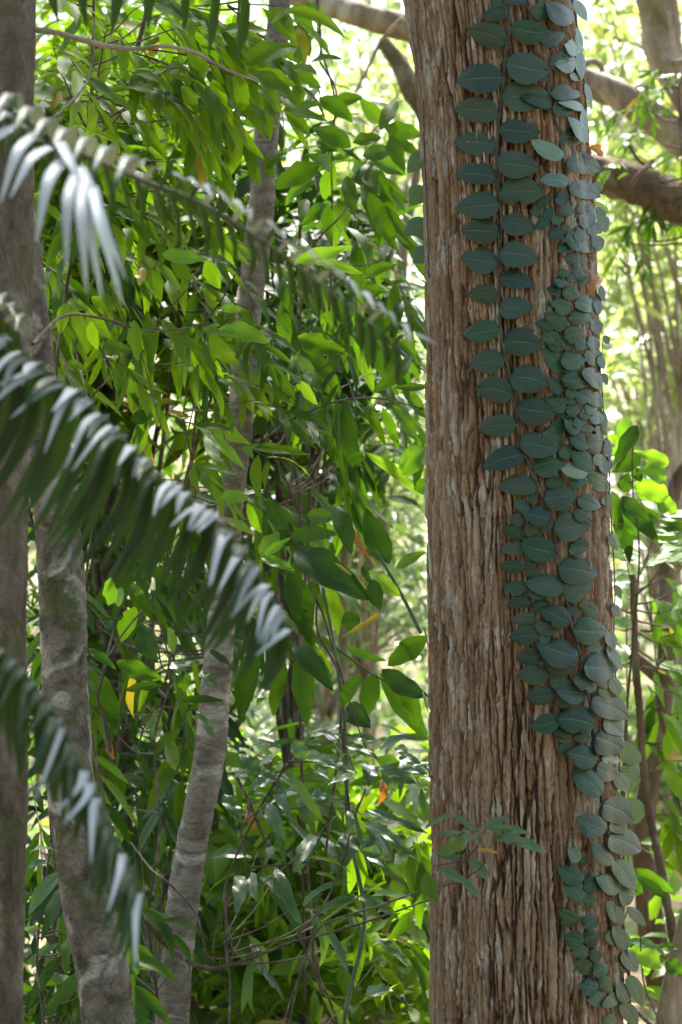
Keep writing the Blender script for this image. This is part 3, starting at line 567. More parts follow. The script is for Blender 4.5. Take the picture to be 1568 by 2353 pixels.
# ================================================================== THE PALM
PB = P(-420, GV(3.06), 3.06)
palm = thing('palm', 'palm with glossy blurred fronds arching in from the left in front', 'palm', PB)
m = MB(); tube(m, [PB + [0, 0, -.1], PB + [.03, 0, .8], PB + [.06, .02, 1.7], PB + [.1, .02, 2.5], P(-380, -60, 3.06)], [.09, .075, .07, .065, .05], sides=14, n=30, wob=.02)
m.build('trunk', M['grey_bark'], palm, PB)
def frond(rach, rr, leaflets, fat=1.35):
    """rach: (u, v, d) from the crown outwards; leaflets: list of (s, control points as offsets (du, dv, dd), width)"""
    c = smooth_path(np.array(path3(rach, 3.06)), 120)
    m = MB(); tube(m, path3(rach, 3.06), np.array(rr) * K * 3.06, sides=8, n=60); fr = m.build('frond', M['palm_rib'], palm, PB)
    for (s, offs, wpx, rnd) in leaflets:
        flip = rnd >= .4; wpx = wpx * (1.05 if flip else fat * .92); wpx *= .82 if flip else 1  # flipped leaflets turn the painted-gloss side to the viewer
        b = c[int(np.clip(s, 0, 1) * 119)]
        pts = [b] + [b + np.array([du * K * 3.06, dd, -dv * K * 3.06]) for (du, dv, dd) in offs]
        q = smooth_path(np.array(pts), 16); tg = np.gradient(q, axis=0); tg /= np.linalg.norm(tg, axis=1)[:, None]
        N0 = unit(np.array([0.1, -.45, 1.0])); w = wpx * K * 3.06
        ss = np.linspace(0, 1, 16); prof = leaf_profile(np.clip(ss, .01, .99), 'strap') / PMAX['strap']
        V = []; x = None
        for k in range(16):
            side = np.cross(tg[k], N0) if x is None else x - tg[k] * np.dot(x, tg[k])
            side = unit(side); x = side; nn = np.cross(side, tg[k])
            if nn[2] < 0 and k == 0: nn = -nn
            for t in (-1, -.5, 0, .5, 1):
                V.append(q[k] + side * t * .5 * w * prof[k] - nn * (abs(t) - .5) * -.16 * w * prof[k])
        i = np.arange(15)[:, None] * 5; j = np.arange(4)[None, :]
        f = np.stack([i + j, i + j + 1, i + 5 + j + 1, i + 5 + j], -1).reshape(-1, 4)
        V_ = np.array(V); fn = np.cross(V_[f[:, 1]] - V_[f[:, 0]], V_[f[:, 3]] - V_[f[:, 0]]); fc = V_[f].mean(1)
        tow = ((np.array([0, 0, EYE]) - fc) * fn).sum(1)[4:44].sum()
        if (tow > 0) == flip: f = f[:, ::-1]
        uv = np.stack(np.meshgrid(ss, np.linspace(0, 1, 5), indexing='ij'), -1).reshape(-1, 2)
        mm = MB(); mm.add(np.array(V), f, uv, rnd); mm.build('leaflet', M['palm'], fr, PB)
M['palm_rib'] = bark_mat('palm_rib', (0.03, 0.05, 0.02), (0.06, 0.09, 0.03), (0.09, 0.10, 0.05), None, scale=30, rough=0.5, bump=0.1)
R = lambda a, b: float(rng.uniform(a, b))
# the long middle frond: hanging row and the near row with sky gloss painted in
lf = []
for s in np.linspace(0.03, 0.97, 56):
    f = 1 - .60 * s; Ln = R(.9, 1.1) * f
    lf.append((s + R(-.008, .008), [(-10 * Ln, 30 * Ln, .03), (-55 * Ln + R(-10, 10), 190 * Ln, .06), (-170 * Ln + R(-25, 15), 420 * Ln, .05)], R(26, 34) * (1 - .4 * s), R(0, .39)))
for s in np.linspace(0.08, 0.97, 62):
    f = 1 - .45 * s; L = R(.85, 1.2) * f; kd = R(0, 1); g = R(.41, 1) if R(0, 1) < .85 else .2
    if kd < .4:   o_ = [(8 * L, -14 * L, -.06 * L), (2 * L, 10 * L, -.13 * L), (R(-35, 0) * L, R(45, 75) * L, -.17 * L)]; w_ = R(34, 48)
    elif kd < .8: o_ = [(6 * L, -12 * L, -.07 * L), (-16 * L, 22 * L, -.16 * L), (R(-75, -25) * L, R(95, 165) * L, -.22 * L)]; w_ = R(24, 36)
    else:         o_ = [(0, -6 * L, -.06 * L), (-40 * L, 22 * L, -.14 * L), (R(-120, -70) * L, R(55, 100) * L, -.18 * L)]; w_ = R(26, 38)
    lf.append((s + R(-.012, .012), o_, w_ * (1 - .35 * s), g))
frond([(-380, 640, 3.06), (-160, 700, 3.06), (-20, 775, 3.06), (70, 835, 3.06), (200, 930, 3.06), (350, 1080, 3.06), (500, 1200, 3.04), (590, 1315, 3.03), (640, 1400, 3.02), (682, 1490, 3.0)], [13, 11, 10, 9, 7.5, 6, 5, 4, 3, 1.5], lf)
# top frond: short straps at the left, thin dark tail to the right
lf = []
for s in np.linspace(0.30, 0.50, 7):
    lf.append((s, [(14, -26, -.05), (16, -8, -.13), (0, 62, -.19), (-18, 110, -.2)], R(30, 38), R(.5, 1)))
for s in np.linspace(0.22, 0.99, 30):
    f = 1 - .35 * s
    lf.append((s, [(4, 22, .02), (14 * f, 75 * f, .05), (R(-5, 25), R(120, 165) * f, .07)], R(15, 23), R(0, .1)))
for s in np.linspace(0.50, 0.99, 20):
    lf.append((s, [(20, -14, -.05), (45, -4, -.12), (R(50, 85), R(18, 55), -.18)], R(14, 24), R(.41, .9) if R(0, 1) < .42 else R(0, .39)))
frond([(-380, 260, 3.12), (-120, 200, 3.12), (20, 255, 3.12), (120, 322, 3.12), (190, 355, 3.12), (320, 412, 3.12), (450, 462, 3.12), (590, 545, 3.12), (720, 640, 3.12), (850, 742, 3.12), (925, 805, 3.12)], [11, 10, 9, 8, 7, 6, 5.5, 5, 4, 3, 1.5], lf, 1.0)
# frond pointing at the viewer, fanned tip
lf = []
fan = [(.42, (-110, 60), 36), (.46, (-60, 150), 34), (.5, (-150, 130), 38), (.55, (-130, 175), 36), (.58, (70, 60), 26), (.62, (-95, 190), 36), (.66, (-150, 100), 34), (.7, (-120, 150), 38), (.75, (-60, 180), 34), (.8, (125, 175), 30), (.84, (-70, 130), 34), (.88, (-35, 200), 34), (.9, (140, 260), 30), (.94, (5, 225), 30), (.96, (70, 270), 30), (.98, (35, 250), 28), (1, (100, 265), 28), (.35, (-100, 90), 40), (.3, (-90, 130), 40), (.38, (40, 120), 30), (.34, (30, 130), 32)]
for (s, (du, dv), wpx) in fan:
    lf.append((s, [(du * .12 + 4, dv * .05 - 14, -.05), (du * .5, dv * .38 - 6, -.14), (du, dv, -.17)], wpx, R(.5, 1)))
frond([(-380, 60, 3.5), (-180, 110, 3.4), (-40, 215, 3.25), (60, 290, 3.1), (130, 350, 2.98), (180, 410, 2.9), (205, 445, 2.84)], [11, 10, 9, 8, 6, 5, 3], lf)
# lower left frond
lf = []
for s in np.linspace(0.28, 0.98, 34):
    f = 1 - .35 * s
    lf.append((s, [(-6, 30, .02), (-12 * f + R(-8, 8), 130 * f, .05), (R(-75, 20) * f, R(230, 330) * f, .05)], R(14, 20), R(0, .39)))
for s in np.linspace(0.25, 0.98, 26):
    f = 1 - .3 * s; 
    lf.append((s, [(10 * f, -16, -.06), (14, 0, -.14), (R(-30, 20), R(40, 140) * f, -.19)], R(14, 24), R(.5, 1) if R(0, 1) < .5 else .25))
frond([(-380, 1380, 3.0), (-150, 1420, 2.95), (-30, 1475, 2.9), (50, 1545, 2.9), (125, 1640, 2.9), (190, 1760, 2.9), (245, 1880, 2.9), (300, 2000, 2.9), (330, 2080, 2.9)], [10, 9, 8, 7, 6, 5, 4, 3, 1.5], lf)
# a frond above the picture whose leaflet tips hang into it
lf = []
for s in np.linspace(0.35, 0.98, 9):
    lf.append((s, [(3, 30, .02), (R(-15, 10), R(80, 110), .04), (R(-30, 20), R(130, 190), .05)], R(22, 30), R(0, .39)))
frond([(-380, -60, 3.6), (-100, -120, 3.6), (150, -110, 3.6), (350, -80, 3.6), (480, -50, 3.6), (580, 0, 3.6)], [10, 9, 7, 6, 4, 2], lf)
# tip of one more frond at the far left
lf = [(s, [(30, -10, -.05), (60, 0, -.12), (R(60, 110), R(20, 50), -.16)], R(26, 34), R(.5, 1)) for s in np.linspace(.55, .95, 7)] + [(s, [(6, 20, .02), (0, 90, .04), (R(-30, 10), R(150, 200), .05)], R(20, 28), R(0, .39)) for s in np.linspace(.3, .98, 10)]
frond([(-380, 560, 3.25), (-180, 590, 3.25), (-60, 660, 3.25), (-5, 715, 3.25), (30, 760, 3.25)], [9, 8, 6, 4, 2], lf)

# ================================================================== UNSEEN CROWNS ADDED TO SHADE THE FOREGROUND
def crown(root, base, cen, size, n, L, mat, clumps):  # unseen crown added for shade
    k = rng.integers(clumps, size=n); cc = np.array(cen) + rng.uniform(-1, 1, (clumps, 3)) * np.array(size)
    C = cc[k] + rng.normal(0, .38, (n, 3)); D = rng.normal(0, 1, (n, 3)); D[:, 2] = D[:, 2] * .4 - .35
    N = rng.normal(0, .45, (n, 3)) + [0, 0, 1]; l = L * rng.uniform(.7, 1.3, n)
    mb = MB(); cloud(mb, C, D, N, l, l * .45, rng.random(n)); mb.build('crown', M[mat], root, base)  # leaves added above the view to block sun from the foreground
    b = MB(); top = base + np.array([0, 0, cen[2] - 1.2])
    for c in cc[:: max(1, clumps // 14)]:
        tube(b, [np.array([base[0] * .7 + cen[0] * .3, base[1] * .8 + cen[1] * .2, cen[2] - size[2] - .9]), c * .6 + np.array([base[0], base[1], c[2]]) * .4, c], [.05, .03, .01], sides=6, n=10)
    b.build('limbs', M['twig'], root, base)  # limbs carrying the added shade leaves, also out of view
for o_ in list(COL.objects):
    if o_.parent is None and o_.type == 'EMPTY':
        bl = np.array(o_.location)
        if o_.name == 'tall_tree': crown(o_, bl, (1.6, 7.4, 8.2), (3.6, 2.2, 1.2), SHADE_CROWN[0], .2, 'lance', 60)
        if o_.name == 'slim_tree': crown(o_, bl, (-2.2, 7.2, 7.6), (2.4, 2.2, 1.2), SHADE_CROWN[1], .18, 'lance', 40)
        if o_.name == 'slim_tree.001': crown(o_, bl, (-.6, 8.2, 8.2), (2.6, 1.8, 1.2), SHADE_CROWN[2], .18, 'lance', 40)

# ================================================================== SAPLINGS AND SHRUBS
class Plant:
    def __init__(self, name, label, cat, stem, d, rad, mat='twig', group=None, sides=8, stemname='stem', wob=.05):
        """stem: list of (u, v[, d]) from the top down; it is carried on to the ground"""
        pts = path3(stem, d)
        last = pts[-1]; g = np.array([last[0] + R(-.03, .03), last[1], -.03])
        if last[2] > .05:
            for f in (.25, .5, .75): pts.append(last * (1 - f) + g * f + [R(-.05, .05), R(-.05, .05), 0])
            pts.append(g)
        if wob < .1: pts = [q + (np.array([R(-.035, .035), R(-.04, .04), 0]) if 0 < k < len(pts) - 1 and mat == 'twig' else 0) for k, q in enumerate(pts)]; rad = [r * .75 for r in rad]
        self.o = pts[-1].copy(); self.d = d
        self.root = thing(name, label, cat, self.o, group)
        self.c = smooth_path(np.array(pts), 200)
        m = MB(); tube(m, pts, np.array(rad) * K * d, sides=sides, n=max(40, len(pts) * 8), wob=wob)
        m.build(stemname, M[mat], self.root, self.o)
    def near(self, p, low=.0):
        dd = np.linalg.norm((self.c - p) * [1, 1, .7], axis=1) + np.where(self.c[:, 2] > p[2] + low, .3, 0)
        return self.c[int(dd.argmin())]
    def leaf(self, d, b, t, w, mat, kind='ell', up=.5, dd=0.0, arch=.08, fold=.2, wave=.05, roll=None, name='leaf', d0=None, bend=None, rnd=None):
        B = P(b[0], b[1], d if d0 is None else d0); T = P(t[0], t[1], d + dd)
        N = np.array([R(-.35, .35) if roll is None else roll, -1, up])
        m = MB(); leaf(m, B, T, N, w * K * d * (.98 if mat != 'broad' else .9), kind, arch, fold, wave, st=18, ac=7, notch=R(.15, .5) if R(0, 1) < .16 else 0, bend=R(-.06, .06) if bend is None else bend, rnd=R(0, .92) if rnd is None else rnd)
        return m.build(name, M[mat], self.root, self.o)
    def branch(self, pts, d, rad, mat='twig', join=True):
        p = path3(pts, d)
        if join: a = self.near(p[0]); p = [a, a * .45 + p[0] * .55 + [0, 0, R(-.01, .03)]] + p
        m = MB(); tube(m, p, np.array(rad) * K * d, sides=6, n=len(p) * 8, wob=.05)
        return m.build('branch', M[mat], self.root, self.o)
    def spray(self, p0, p1, n, L, W, mat, kind='ell', droop=.25, g=.35, rad=2.0, twig='twig', st=9, ac=5, face=.5, tw=1.0, join=True, sag=.12, up=.8, arch=.12):
        """twig from p0 to p1 (3-D) with n leaves set along its outer part"""
        p0 = np.array(p0); p1 = np.array(p1); v = p1 - p0; ln = np.linalg.norm(v)
        midp = p0 + v * .5 + np.array([0, 0, sag * ln]); 
        pts = [p0, midp, p1 - np.array([0, 0, droop * ln * .3])]
        if join:
            a = self.near(p0); gap = p0 - a
            pts = [a, a + gap * .5 + np.array([0, 0, -.04 * np.linalg.norm(gap)])] + pts
        m = MB(); r0 = rad * K * self.d
        tube(m, pts, np.array([1.4, 1.1, .8, .5, .35][-len(pts):]) * r0, sides=5, n=len(pts) * 5, wob=.06)
        br = m.build('branch', M[twig], self.root, self.o)
        c = smooth_path(np.array(pts[-3:]), 60); tg = np.gradient(c, axis=0)
        lb = MB()
        for k in range(n):
            s = .12 + .88 * (k + R(-.3, .3)) / max(n - 1, 1); s = min(max(s, .05), 1)
            i = int(s * 59); t = unit(tg[i]); b = c[i]
            side = unit(np.cross(t, np.array([R(-.3, .3), R(-.6, .6) - .3, 1.0])))
            sg = 1 if k % 2 else -1
            a = math.radians(R(28, 62)) if s < .97 else math.radians(R(0, 20))
            dr = unit(t * math.cos(a) + side * sg * math.sin(a) + np.array([R(-.15, .15), R(-.25, .15), -g * R(.5, 1.5)]))
            l = L * R(.72, 1.18) * (0.8 + .3 * math.sin(s * 3)); w = W * l / L * R(.85, 1.12)
            pet = dr * l * .07
            N = np.array([R(-.5, .5), -face * R(.4, 1.5), up * R(.4, 1.3)])
            leaf(lb, b + pet, b + pet + dr * l, N, w, kind, arch * R(-.3, 1.5), R(.05, .35), R(.02, .08), st=st, ac=ac, bend=R(-.06, .06))
        lb.build('leaves', M[mat], br, self.o)
    def fill(self, rect, n, dr, ang, ln, nl, L, W, mat, **kw):
        """n sprays with starts spread over rect=(u0, v0, u1, v1), depths dr, pointing at ang degrees (0 right, 90 down)"""
        u0, v0, u1, v1 = rect; cols = max(1, int(math.sqrt(n * (u1 - u0) / max(v1 - v0, 1)) + .5)); rowsn = math.ceil(n / cols)
        k = 0
        for a in range(rowsn):
            for b in range(cols):
                if k >= n: break
                k += 1
                u = u0 + (u1 - u0) * (b + R(.05, .95)) / cols; v = v0 + (v1 - v0) * (a + R(.05, .95)) / rowsn; d = R(*dr)
                an = math.radians(R(*ang)); l = R(*ln)
                p0 = P(u, v, d); px = K * d
                p1 = p0 + np.array([math.cos(an) * l * px, R(-.5, .35) * l * px, -math.sin(an) * l * px])
                mt = mat if isinstance(mat, str) else mat[int(rng.integers(len(mat)))]
                self.spray(p0, p1, nl, L * 1.2 * px, W * .72 * px, mt, **kw)

# ---- upper left, broad yellow green leaves lit from behind
p = Plant('sapling', 'sapling of yellow green backlit leaves filling the top left behind the edge trunk', 'sapling',
          [(215, -150), (205, 100), (180, 420), (150, 800), (120, 1300), (100, 1900)], 5.3, [4, 5, 6, 7, 8, 9])
p.fill((90, -20, 420, 330), 20, (4.9, 5.6), (-10, 60), (110, 180), 8, 112, 44, 'backlit', g=.55, rad=2.2)
p.fill((90, 330, 400, 620), 14, (5.0, 5.7), (0, 80), (90, 160), 7, 100, 38, ('backlit', 'lance', 'backlit'), g=.5, rad=2.2)
for a, b, w in [((218, 1010), (205, 860), 0)][:0]: pass

p = Plant('sapling', 'sapling with large drooping bright leaves hanging over the slender pale trunk near the top', 'sapling',
          [(560, -200), (545, 60), (500, 320), (455, 700, 5.8), (420, 1200, 6.3), (380, 1700, 6.5)], 5.5, [4, 5, 6, 6, 7, 8])
c2 = lambda X, Y: crop('2', X, Y)
for (bx, by, tx, ty, w) in [(300, 480, 645, 705, 160), (555, 735, 722, 892, 95), (375, 465, 625, 560, 120), (265, 430, 640, 300, 170), (150, 200, 465, 210, 140), (620, 705, 805, 685, 70), (600, 735, 832, 790, 90), (230, 470, 268, 750, 115), (90, 520, 150, 745, 120), (0, 690, 75, 905, 100), (720, 415, 935, 388, 66), (640, 470, 795, 575, 90), (610, 430, 765, 485, 90), (650, 420, 655, 295, 64), (180, 330, 330, 420, 130), (20, 250, 170, 330, 130), (-80, 330, 60, 470, 120), (-60, 120, 120, 210, 120), (200, 640, 320, 470, 110), (380, 580, 520, 740, 120), (330, 520, 420, 720, 110), (470, 150, 570, 90, 90), (-120, 560, -20, 760, 110), (-200, 420, -60, 560, 120), (420, 700, 500, 850, 70)]:
    p.leaf(R(4.85, 5.35), c2(bx, by), c2(tx, ty), w / CS['2'], 'backlit', up=R(.1, .9), dd=R(-.08, .08), arch=R(-.02, .14), fold=R(.1, .3), wave=R(.02, .06))
p.branch([(290, 112), (420, 125), (520, 160), (600, 200), (640, 260)], 5.1, [3, 3, 2.5, 2, 1.2])
p.branch([(520, 60, 5.3), (560, 110), (610, 150), (650, 190)], 5.2, [3, 2.5, 2, 1.2])
p.fill((300, -40, 640, 250), 14, (5.0, 5.7), (0, 70), (90, 170), 7, 108, 46, 'backlit', g=.45)

# ---- centre top, dark lance leaves
p = Plant('sapling', 'sapling of dark green lance leaves hanging left of the thick trunk near the top', 'sapling',
          [(905, 270), (880, 300), (845, 345), (800, 410), (765, 480), (735, 560), (700, 640), (690, 760), (700, 1100), (720, 1600), (735, 2100)], 5.9, [1.5, 2.5, 3, 3.5, 4, 4, 4.5, 5, 5.5, 6, 7])
for (bx, by, tx, ty, w) in [(1180, 850, 1282, 638, 110), (1192, 800, 1042, 640, 115), (1202, 832, 1450, 882, 120), (1232, 872, 1442, 1010, 100), (1080, 1000, 1345, 1142, 140), (1000, 1130, 1267, 1252, 165), (1012, 1122, 1372, 1335, 140), (1062, 1020, 1262, 985, 110), (872, 1050, 815, 1305, 105), (782, 1080, 483, 1232, 160), (990, 960, 735, 838, 130), (1000, 935, 1192, 900, 110), (1062, 1200, 1172, 1602, 130), (1102, 1252, 1292, 1645, 130), (990, 1290, 880, 1625, 150), (1202, 1340, 1422, 1632, 80), (1232, 1252, 1342, 1385, 80), (1060, 640, 812, 702, 100), (1192, 1200, 1282, 1520, 110), (752, 1180, 560, 1345, 100), (822, 1330, 638, 1482, 100), (850, 1100, 690, 1010, 110), (900, 990, 760, 930, 120), (840, 1340, 850, 1580, 90), (1100, 1060, 1160, 1290, 120), (960, 1150, 1010, 1420, 110), (700, 1300, 660, 1460, 80), (1240, 900, 1340, 1130, 110), (620, 20, 740, 260, 130), (700, 10, 790, 180, 110), (560, 170, 720, 370, 150), (780, 640, 1000, 800, 120), (560, 1000, 440, 1100, 60), (480, 1160, 420, 1000, 70), (950, 1250, 1020, 1110, 90)]:
    p.leaf(R(5.6, 6.2), c2(bx, by), c2(tx, ty), w / CS['2'], 'lance', up=R(-.1, .9), dd=R(-.1, .1), arch=R(.0, .16), fold=R(.1, .35), wave=R(.02, .07))
p.branch([(730, 0), (738, 110), (735, 140), (770, 200), (772, 260), (760, 320)], 5.9, [2.5, 2.5, 2.5, 2.2, 2, 1.5], join=False)
p.fill((600, 480, 900, 700), 10, (5.8, 6.4), (10, 100), (80, 150), 6, 120, 40, 'lance', g=.6, kind='lance')

# ---- left middle, hanging yellowish leaves
p = Plant('sapling', 'sapling with long hanging yellowish leaves between the two fronds on the left', 'sapling',
          [(470, 560), (440, 640), (360, 760), (290, 860), (230, 940), (190, 1100), (185, 1500), (200, 1900)], 5.2, [1.5, 3, 4, 4.5, 5, 5.5, 6, 7])
c3 = lambda X, Y: crop('3', X, Y)
for (bx, by, tx, ty, w, mt) in [(310, 290, 270, 590, 110, 'backlit'), (880, 525, 905, 800, 100, 'backlit'), (815, 440, 800, 660, 70, 'backlit'), (930, 180, 915, 300, 70, 'yellowing'), (1010, 500, 985, 870, 110, 'backlit'), (440, 410, 390, 620, 90, 'backlit'), (470, 440, 575, 740, 90, 'backlit'), (560, 470, 730, 640, 110, 'backlit'), (600, 370, 740, 500, 100, 'backlit'), (450, 390, 610, 470, 80, 'backlit'), (590, 530, 640, 720, 80, 'backlit'), (1060, 90, 1360, 130, 110, 'bright'), (1350, 130, 1440, 320, 110, 'backlit'), (1120, 130, 1270, 260, 100, 'backlit'), (1240, 170, 1220, 470, 60, 'backlit'), (960, 460, 1000, 960, 80, 'backlit'), (880, 560, 940, 720, 70, 'backlit'), (1020, 200, 1040, 450, 70, 'backlit'), (1060, 520, 1220, 830, 90, 'backlit'), (1330, 570, 1570, 640, 100, 'bright'), (1370, 620, 1570, 820, 120, 'backlit'), (1440, 440, 1580, 460, 60, 'bright'), (680, 680, 870, 720, 80, 'lance'), (680, 760, 880, 790, 90, 'lance'), (860, 1180, 1000, 1120, 110, 'lance'), (980, 1000, 990, 1160, 80, 'lance'), (430, 800, 560, 850, 70, 'lance'), (1100, 1115, 1230, 1170, 50, 'yellowing')]:
    p.leaf(R(4.8, 5.5), c3(bx, by), c3(tx, ty), w / CS['2'], mt, up=R(-.1, .6), dd=R(-.08, .08), arch=R(-.02, .1), fold=R(.1, .3))
p.fill((90, 560, 480, 900), 16, (5.0, 5.8), (20, 110), (90, 150), 7, 100, 34, ('backlit', 'lance'), g=.7, rad=2)
p.branch([(200, 730), (300, 760), (330, 830), (380, 1010), (410, 1060)], 5.0, [2.5, 2.2, 2, 1.8, 1.4])

# ---- bright sprays in front of the slender trunk
p = Plant('sapling', 'sapling with tiers of bright pointed leaves crossing the middle of slender pale trunk', 'sapling',
          [(470, 690), (455, 800), (440, 950, 5.7), (430, 1130, 6.0), (400, 1400, 6.4), (370, 1800, 6.5)], 5.5, [2, 3, 4, 5, 6, 7])
c4 = lambda X, Y: crop('4', X, Y)
for (bx, by, tx, ty, w, mt) in [(125, 585, 462, 672, 140, 'bright'), (60, 640, 402, 748, 95, 'backlit'), (120, 700, 357, 892, 130, 'backlit'), (30, 1205, 327, 1335, 115, 'bright'), (70, 1270, 302, 1505, 80, 'bright'), (130, 440, 307, 460, 56, 'bright'), (210, 20, 392, 172, 80, 'backlit'), (-30, 600, 120, 760, 100, 'backlit'), (-60, 1210, 240, 1260, 70, 'lance'), (-40, 1480, 150, 1660, 150, 'lance'), (10, 320, 110, 500, 80, 'backlit'), (60, 200, 130, 320, 80, 'backlit')]:
    p.leaf(R(5.1, 5.6), c4(bx, by), c4(tx, ty), w / CS['4'], mt, up=R(.3, 1.0), dd=R(-.08, .08), arch=R(.02, .14))
c6 = lambda X, Y: crop('6', X, Y)
for (bx, by, tx, ty, w) in [(395, 490, 517, 338, 120), (420, 490, 592, 378, 64), (400, 505, 622, 592, 86), (120, 130, 325, 118, 110), (180, 260, 350, 360, 70)]:
    p.leaf(R(5.1, 5.4), c6(bx, by), c6(tx, ty), w / CS['6'], 'bright', up=R(.3, .9), dd=R(-.08, .05))
p.fill((390, 560, 600, 1150), 12, (5.3, 5.8), (0, 70), (70, 130), 6, 100, 34, ('backlit', 'lance'), g=.5)

# ---- drooping narrow leaves on a long arching branch
p = Plant('sapling', 'sapling with a long arching branch of narrow drooping leaves touching the left trunk edge', 'sapling',
          [(640, 900), (640, 1000), (660, 1150), (700, 1330), (745, 1450), (770, 1600), (760, 2000)], 5.6, [2.5, 3, 3.5, 4, 4, 4.5, 5])
p.branch([(612, 1005), (660, 970), (735, 935), (785, 920), (850, 914), (920, 925), (988, 945)], 5.4, [3.5, 3.2, 3, 2.6, 2.4, 2, 1.5])
p.branch([(985, 860, 5.7), (930, 815), (880, 770), (800, 660), (720, 600)], 5.8, [2, 2, 2, 1.6, 1.2], join=False)
for (bx, by, tx, ty, w, mt) in [(1130, 1000, 1392, 748, 100, 'lance'), (1212, 900, 1140, 655, 85, 'lance'), (1020, 560, 1062, 720, 76, 'lance'), (640, 635, 985, 755, 130, 'lance'), (640, 700, 930, 1035, 95, 'lance'), (1270, 965, 1502, 955, 56, 'lance'), (1100, 1070, 1222, 1345, 70, 'lance'), (1190, 1090, 1302, 1375, 70, 'lance'), (1260, 1080, 1442, 1345, 90, 'lance'), (920, 1080, 1000, 1500, 160, 'broad'), (830, 1100, 658, 1315, 120, 'broad'), (700, 1150, 772, 1335, 66, 'lance'), (1082, 1090, 1090, 1182, 46, 'lance'), (1080, 250, 1292, 165, 90, 'lance'), (1060, 310, 1227, 335, 90, 'lance'), (610, 140, 992, 40, 100, 'bright'), (720, 130, 1092, 240, 76, 'bright'), (1075, 1385, 1440, 1690, 76, 'bright'), (1320, 1535, 1512, 1360, 170, 'bright'), (1412, 1640, 1530, 1560, 110, 'lance'), (540, 640, 560, 880, 130, 'broad'), (610, 780, 640, 1010, 100, 'lance'), (560, 470, 580, 720, 110, 'lance'), (1300, 1000, 1480, 1150, 90, 'bright'), (660, 920, 770, 1080, 70, 'bright'), (700, 850, 720, 960, 60, 'backlit'), (1320, 980, 1500, 1180, 100, 'lance'), (640, 740, 800, 1010, 80, 'glossy'), (1040, 545, 1280, 665, 80, 'lance'), (820, 540, 870, 460, 80, 'lance'), (1000, 1390, 1040, 1480, 110, 'lance')]:
    p.leaf(R(5.3, 5.9), c4(bx, by), c4(tx, ty), w / CS['4'], mt, up=R(-.1, .7), dd=R(-.08, .08), arch=R(.0, .14), fold=R(.1, .4), wave=R(.03, .09), kind='ell')
p.fill((560, 700, 900, 1150), 16, (5.6, 6.4), (10, 110), (80, 150), 7, 105, 28, ('lance', 'lance', 'broad'), g=.75, kind='lance')

# ---- the large leaved plant
p = Plant('broadleaf_plant', 'tall green cane plant with huge dark hanging leaves and one folded yellow edged leaf', 'plant',
          [(742, 1350), (760, 1440), (775, 1530), (790, 1640), (797, 1760), (800, 1900)], 5.5, [5, 6, 6.5, 7, 7.5, 8], mat='cane')
for (bx, by, tx, ty, w, mt, kd) in [(1240, 545, 1085, 180, 180, 'broad', 'ell'), (1312, 762, 1105, 595, 95, 'bright', 'ell'), (1278, 575, 1482, 468, 76, 'lance', 'ell'), (1480, 1020, 1228, 1215, 170, 'broad', 'ell'), (1190, 1235, 1500, 1420, 150, 'broad', 'ell'), (1180, 1265, 1495, 1700, 160, 'broad', 'ell'), (1150, 1260, 1090, 1545, 150, 'broad', 'ell'), (1060, 1275, 925, 1485, 110, 'broad', 'ell'), (610, 1090, 872, 1385, 150, 'broad', 'ell'), (650, 1150, 700, 1610, 150, 'lance', 'ell'), (385, 1080, 265, 1605, 170, 'broad', 'ell'), (560, 1200, 480, 1545, 110, 'broad', 'ell'), (580, 600, 700, 1060, 200, 'broad', 'ell'), (640, 870, 745, 1100, 100, 'broad', 'ell'), (890, 170, 990, 490, 150, 'broad', 'ell'), (590, 370, 905, 355, 115, 'broad', 'ell'), (1300, 1290, 1420, 1640, 130, 'lance', 'ell'), (420, 130, 560, 330, 120, 'lance', 'ell'), (640, 520, 560, 760, 120, 'broad', 'ell'), (960, 1480, 1120, 1620, 170, 'broad', 'ell'), (760, 640, 680, 870, 120, 'broad', 'ell'), (1060, 560, 1140, 700, 80, 'broad', 'ell'), (950, 1090, 1220, 1180, 60, 'lance', 'ell'), (700, 230, 880, 240, 110, 'lance', 'ell'), (480, 350, 680, 420, 120, 'broad', 'ell')]:
    p.leaf(R(5.2, 5.8), c6(bx, by), c6(tx, ty), w / CS['6'], mt, kd, up=R(-.3, .5), dd=R(-.1, .1), arch=R(-.05, .12), fold=R(.08, .3), wave=R(.02, .05))
p.leaf(5.2, c6(620, 450), c6(1130, 790), 250 / CS['6'], 'broad', 'ell', up=.2, dd=-.1, arch=.12, fold=.25, name='folded_leaf')
p.leaf(5.1, c6(1130, 650), c6(1180, 850), 120 / CS['6'], 'broad', 'ell', up=.1, arch=.05)
p.leaf(5.12, c6(880, 540), c6(1170, 800), 26 / CS['6'], 'yellowing', 'strap', up=.4, arch=.10, name='yellow_leaf_edge')
p.leaf(5.12, c6(1180, 870), c6(920, 1030), 36 / CS['6'], 'yellowing', 'strap', up=.3, arch=-.08, name='yellow_leaf_edge')
p.leaf(5.15, c6(850, 700), c6(900, 1020), 86 / CS['6'], 'backlit', 'strap', up=.1, arch=.02, name='yellow_leaf_edge')
p.leaf(5.2, c6(960, 860), c6(1010, 1000), 140 / CS['6'], 'broad', 'ell', up=.1, arch=.05)
p.leaf(5.4, c6(970, 280), c6(1125, 540), 38 / CS['6'], 'dead', 'strap', up=.2, arch=.05, name='brown_leaf')
p.branch([(862, 1265), (885, 1300), (925, 1370), (968, 1455)], 5.5, [3, 4, 4.5, 5], mat='cane', join=False)
p.branch([(640, 1155), (660, 1210), (705, 1300), (712, 1345), (745, 1420), (775, 1530)], 5.3, [3, 3, 2.8, 2.6, 2.5, 2], join=False)
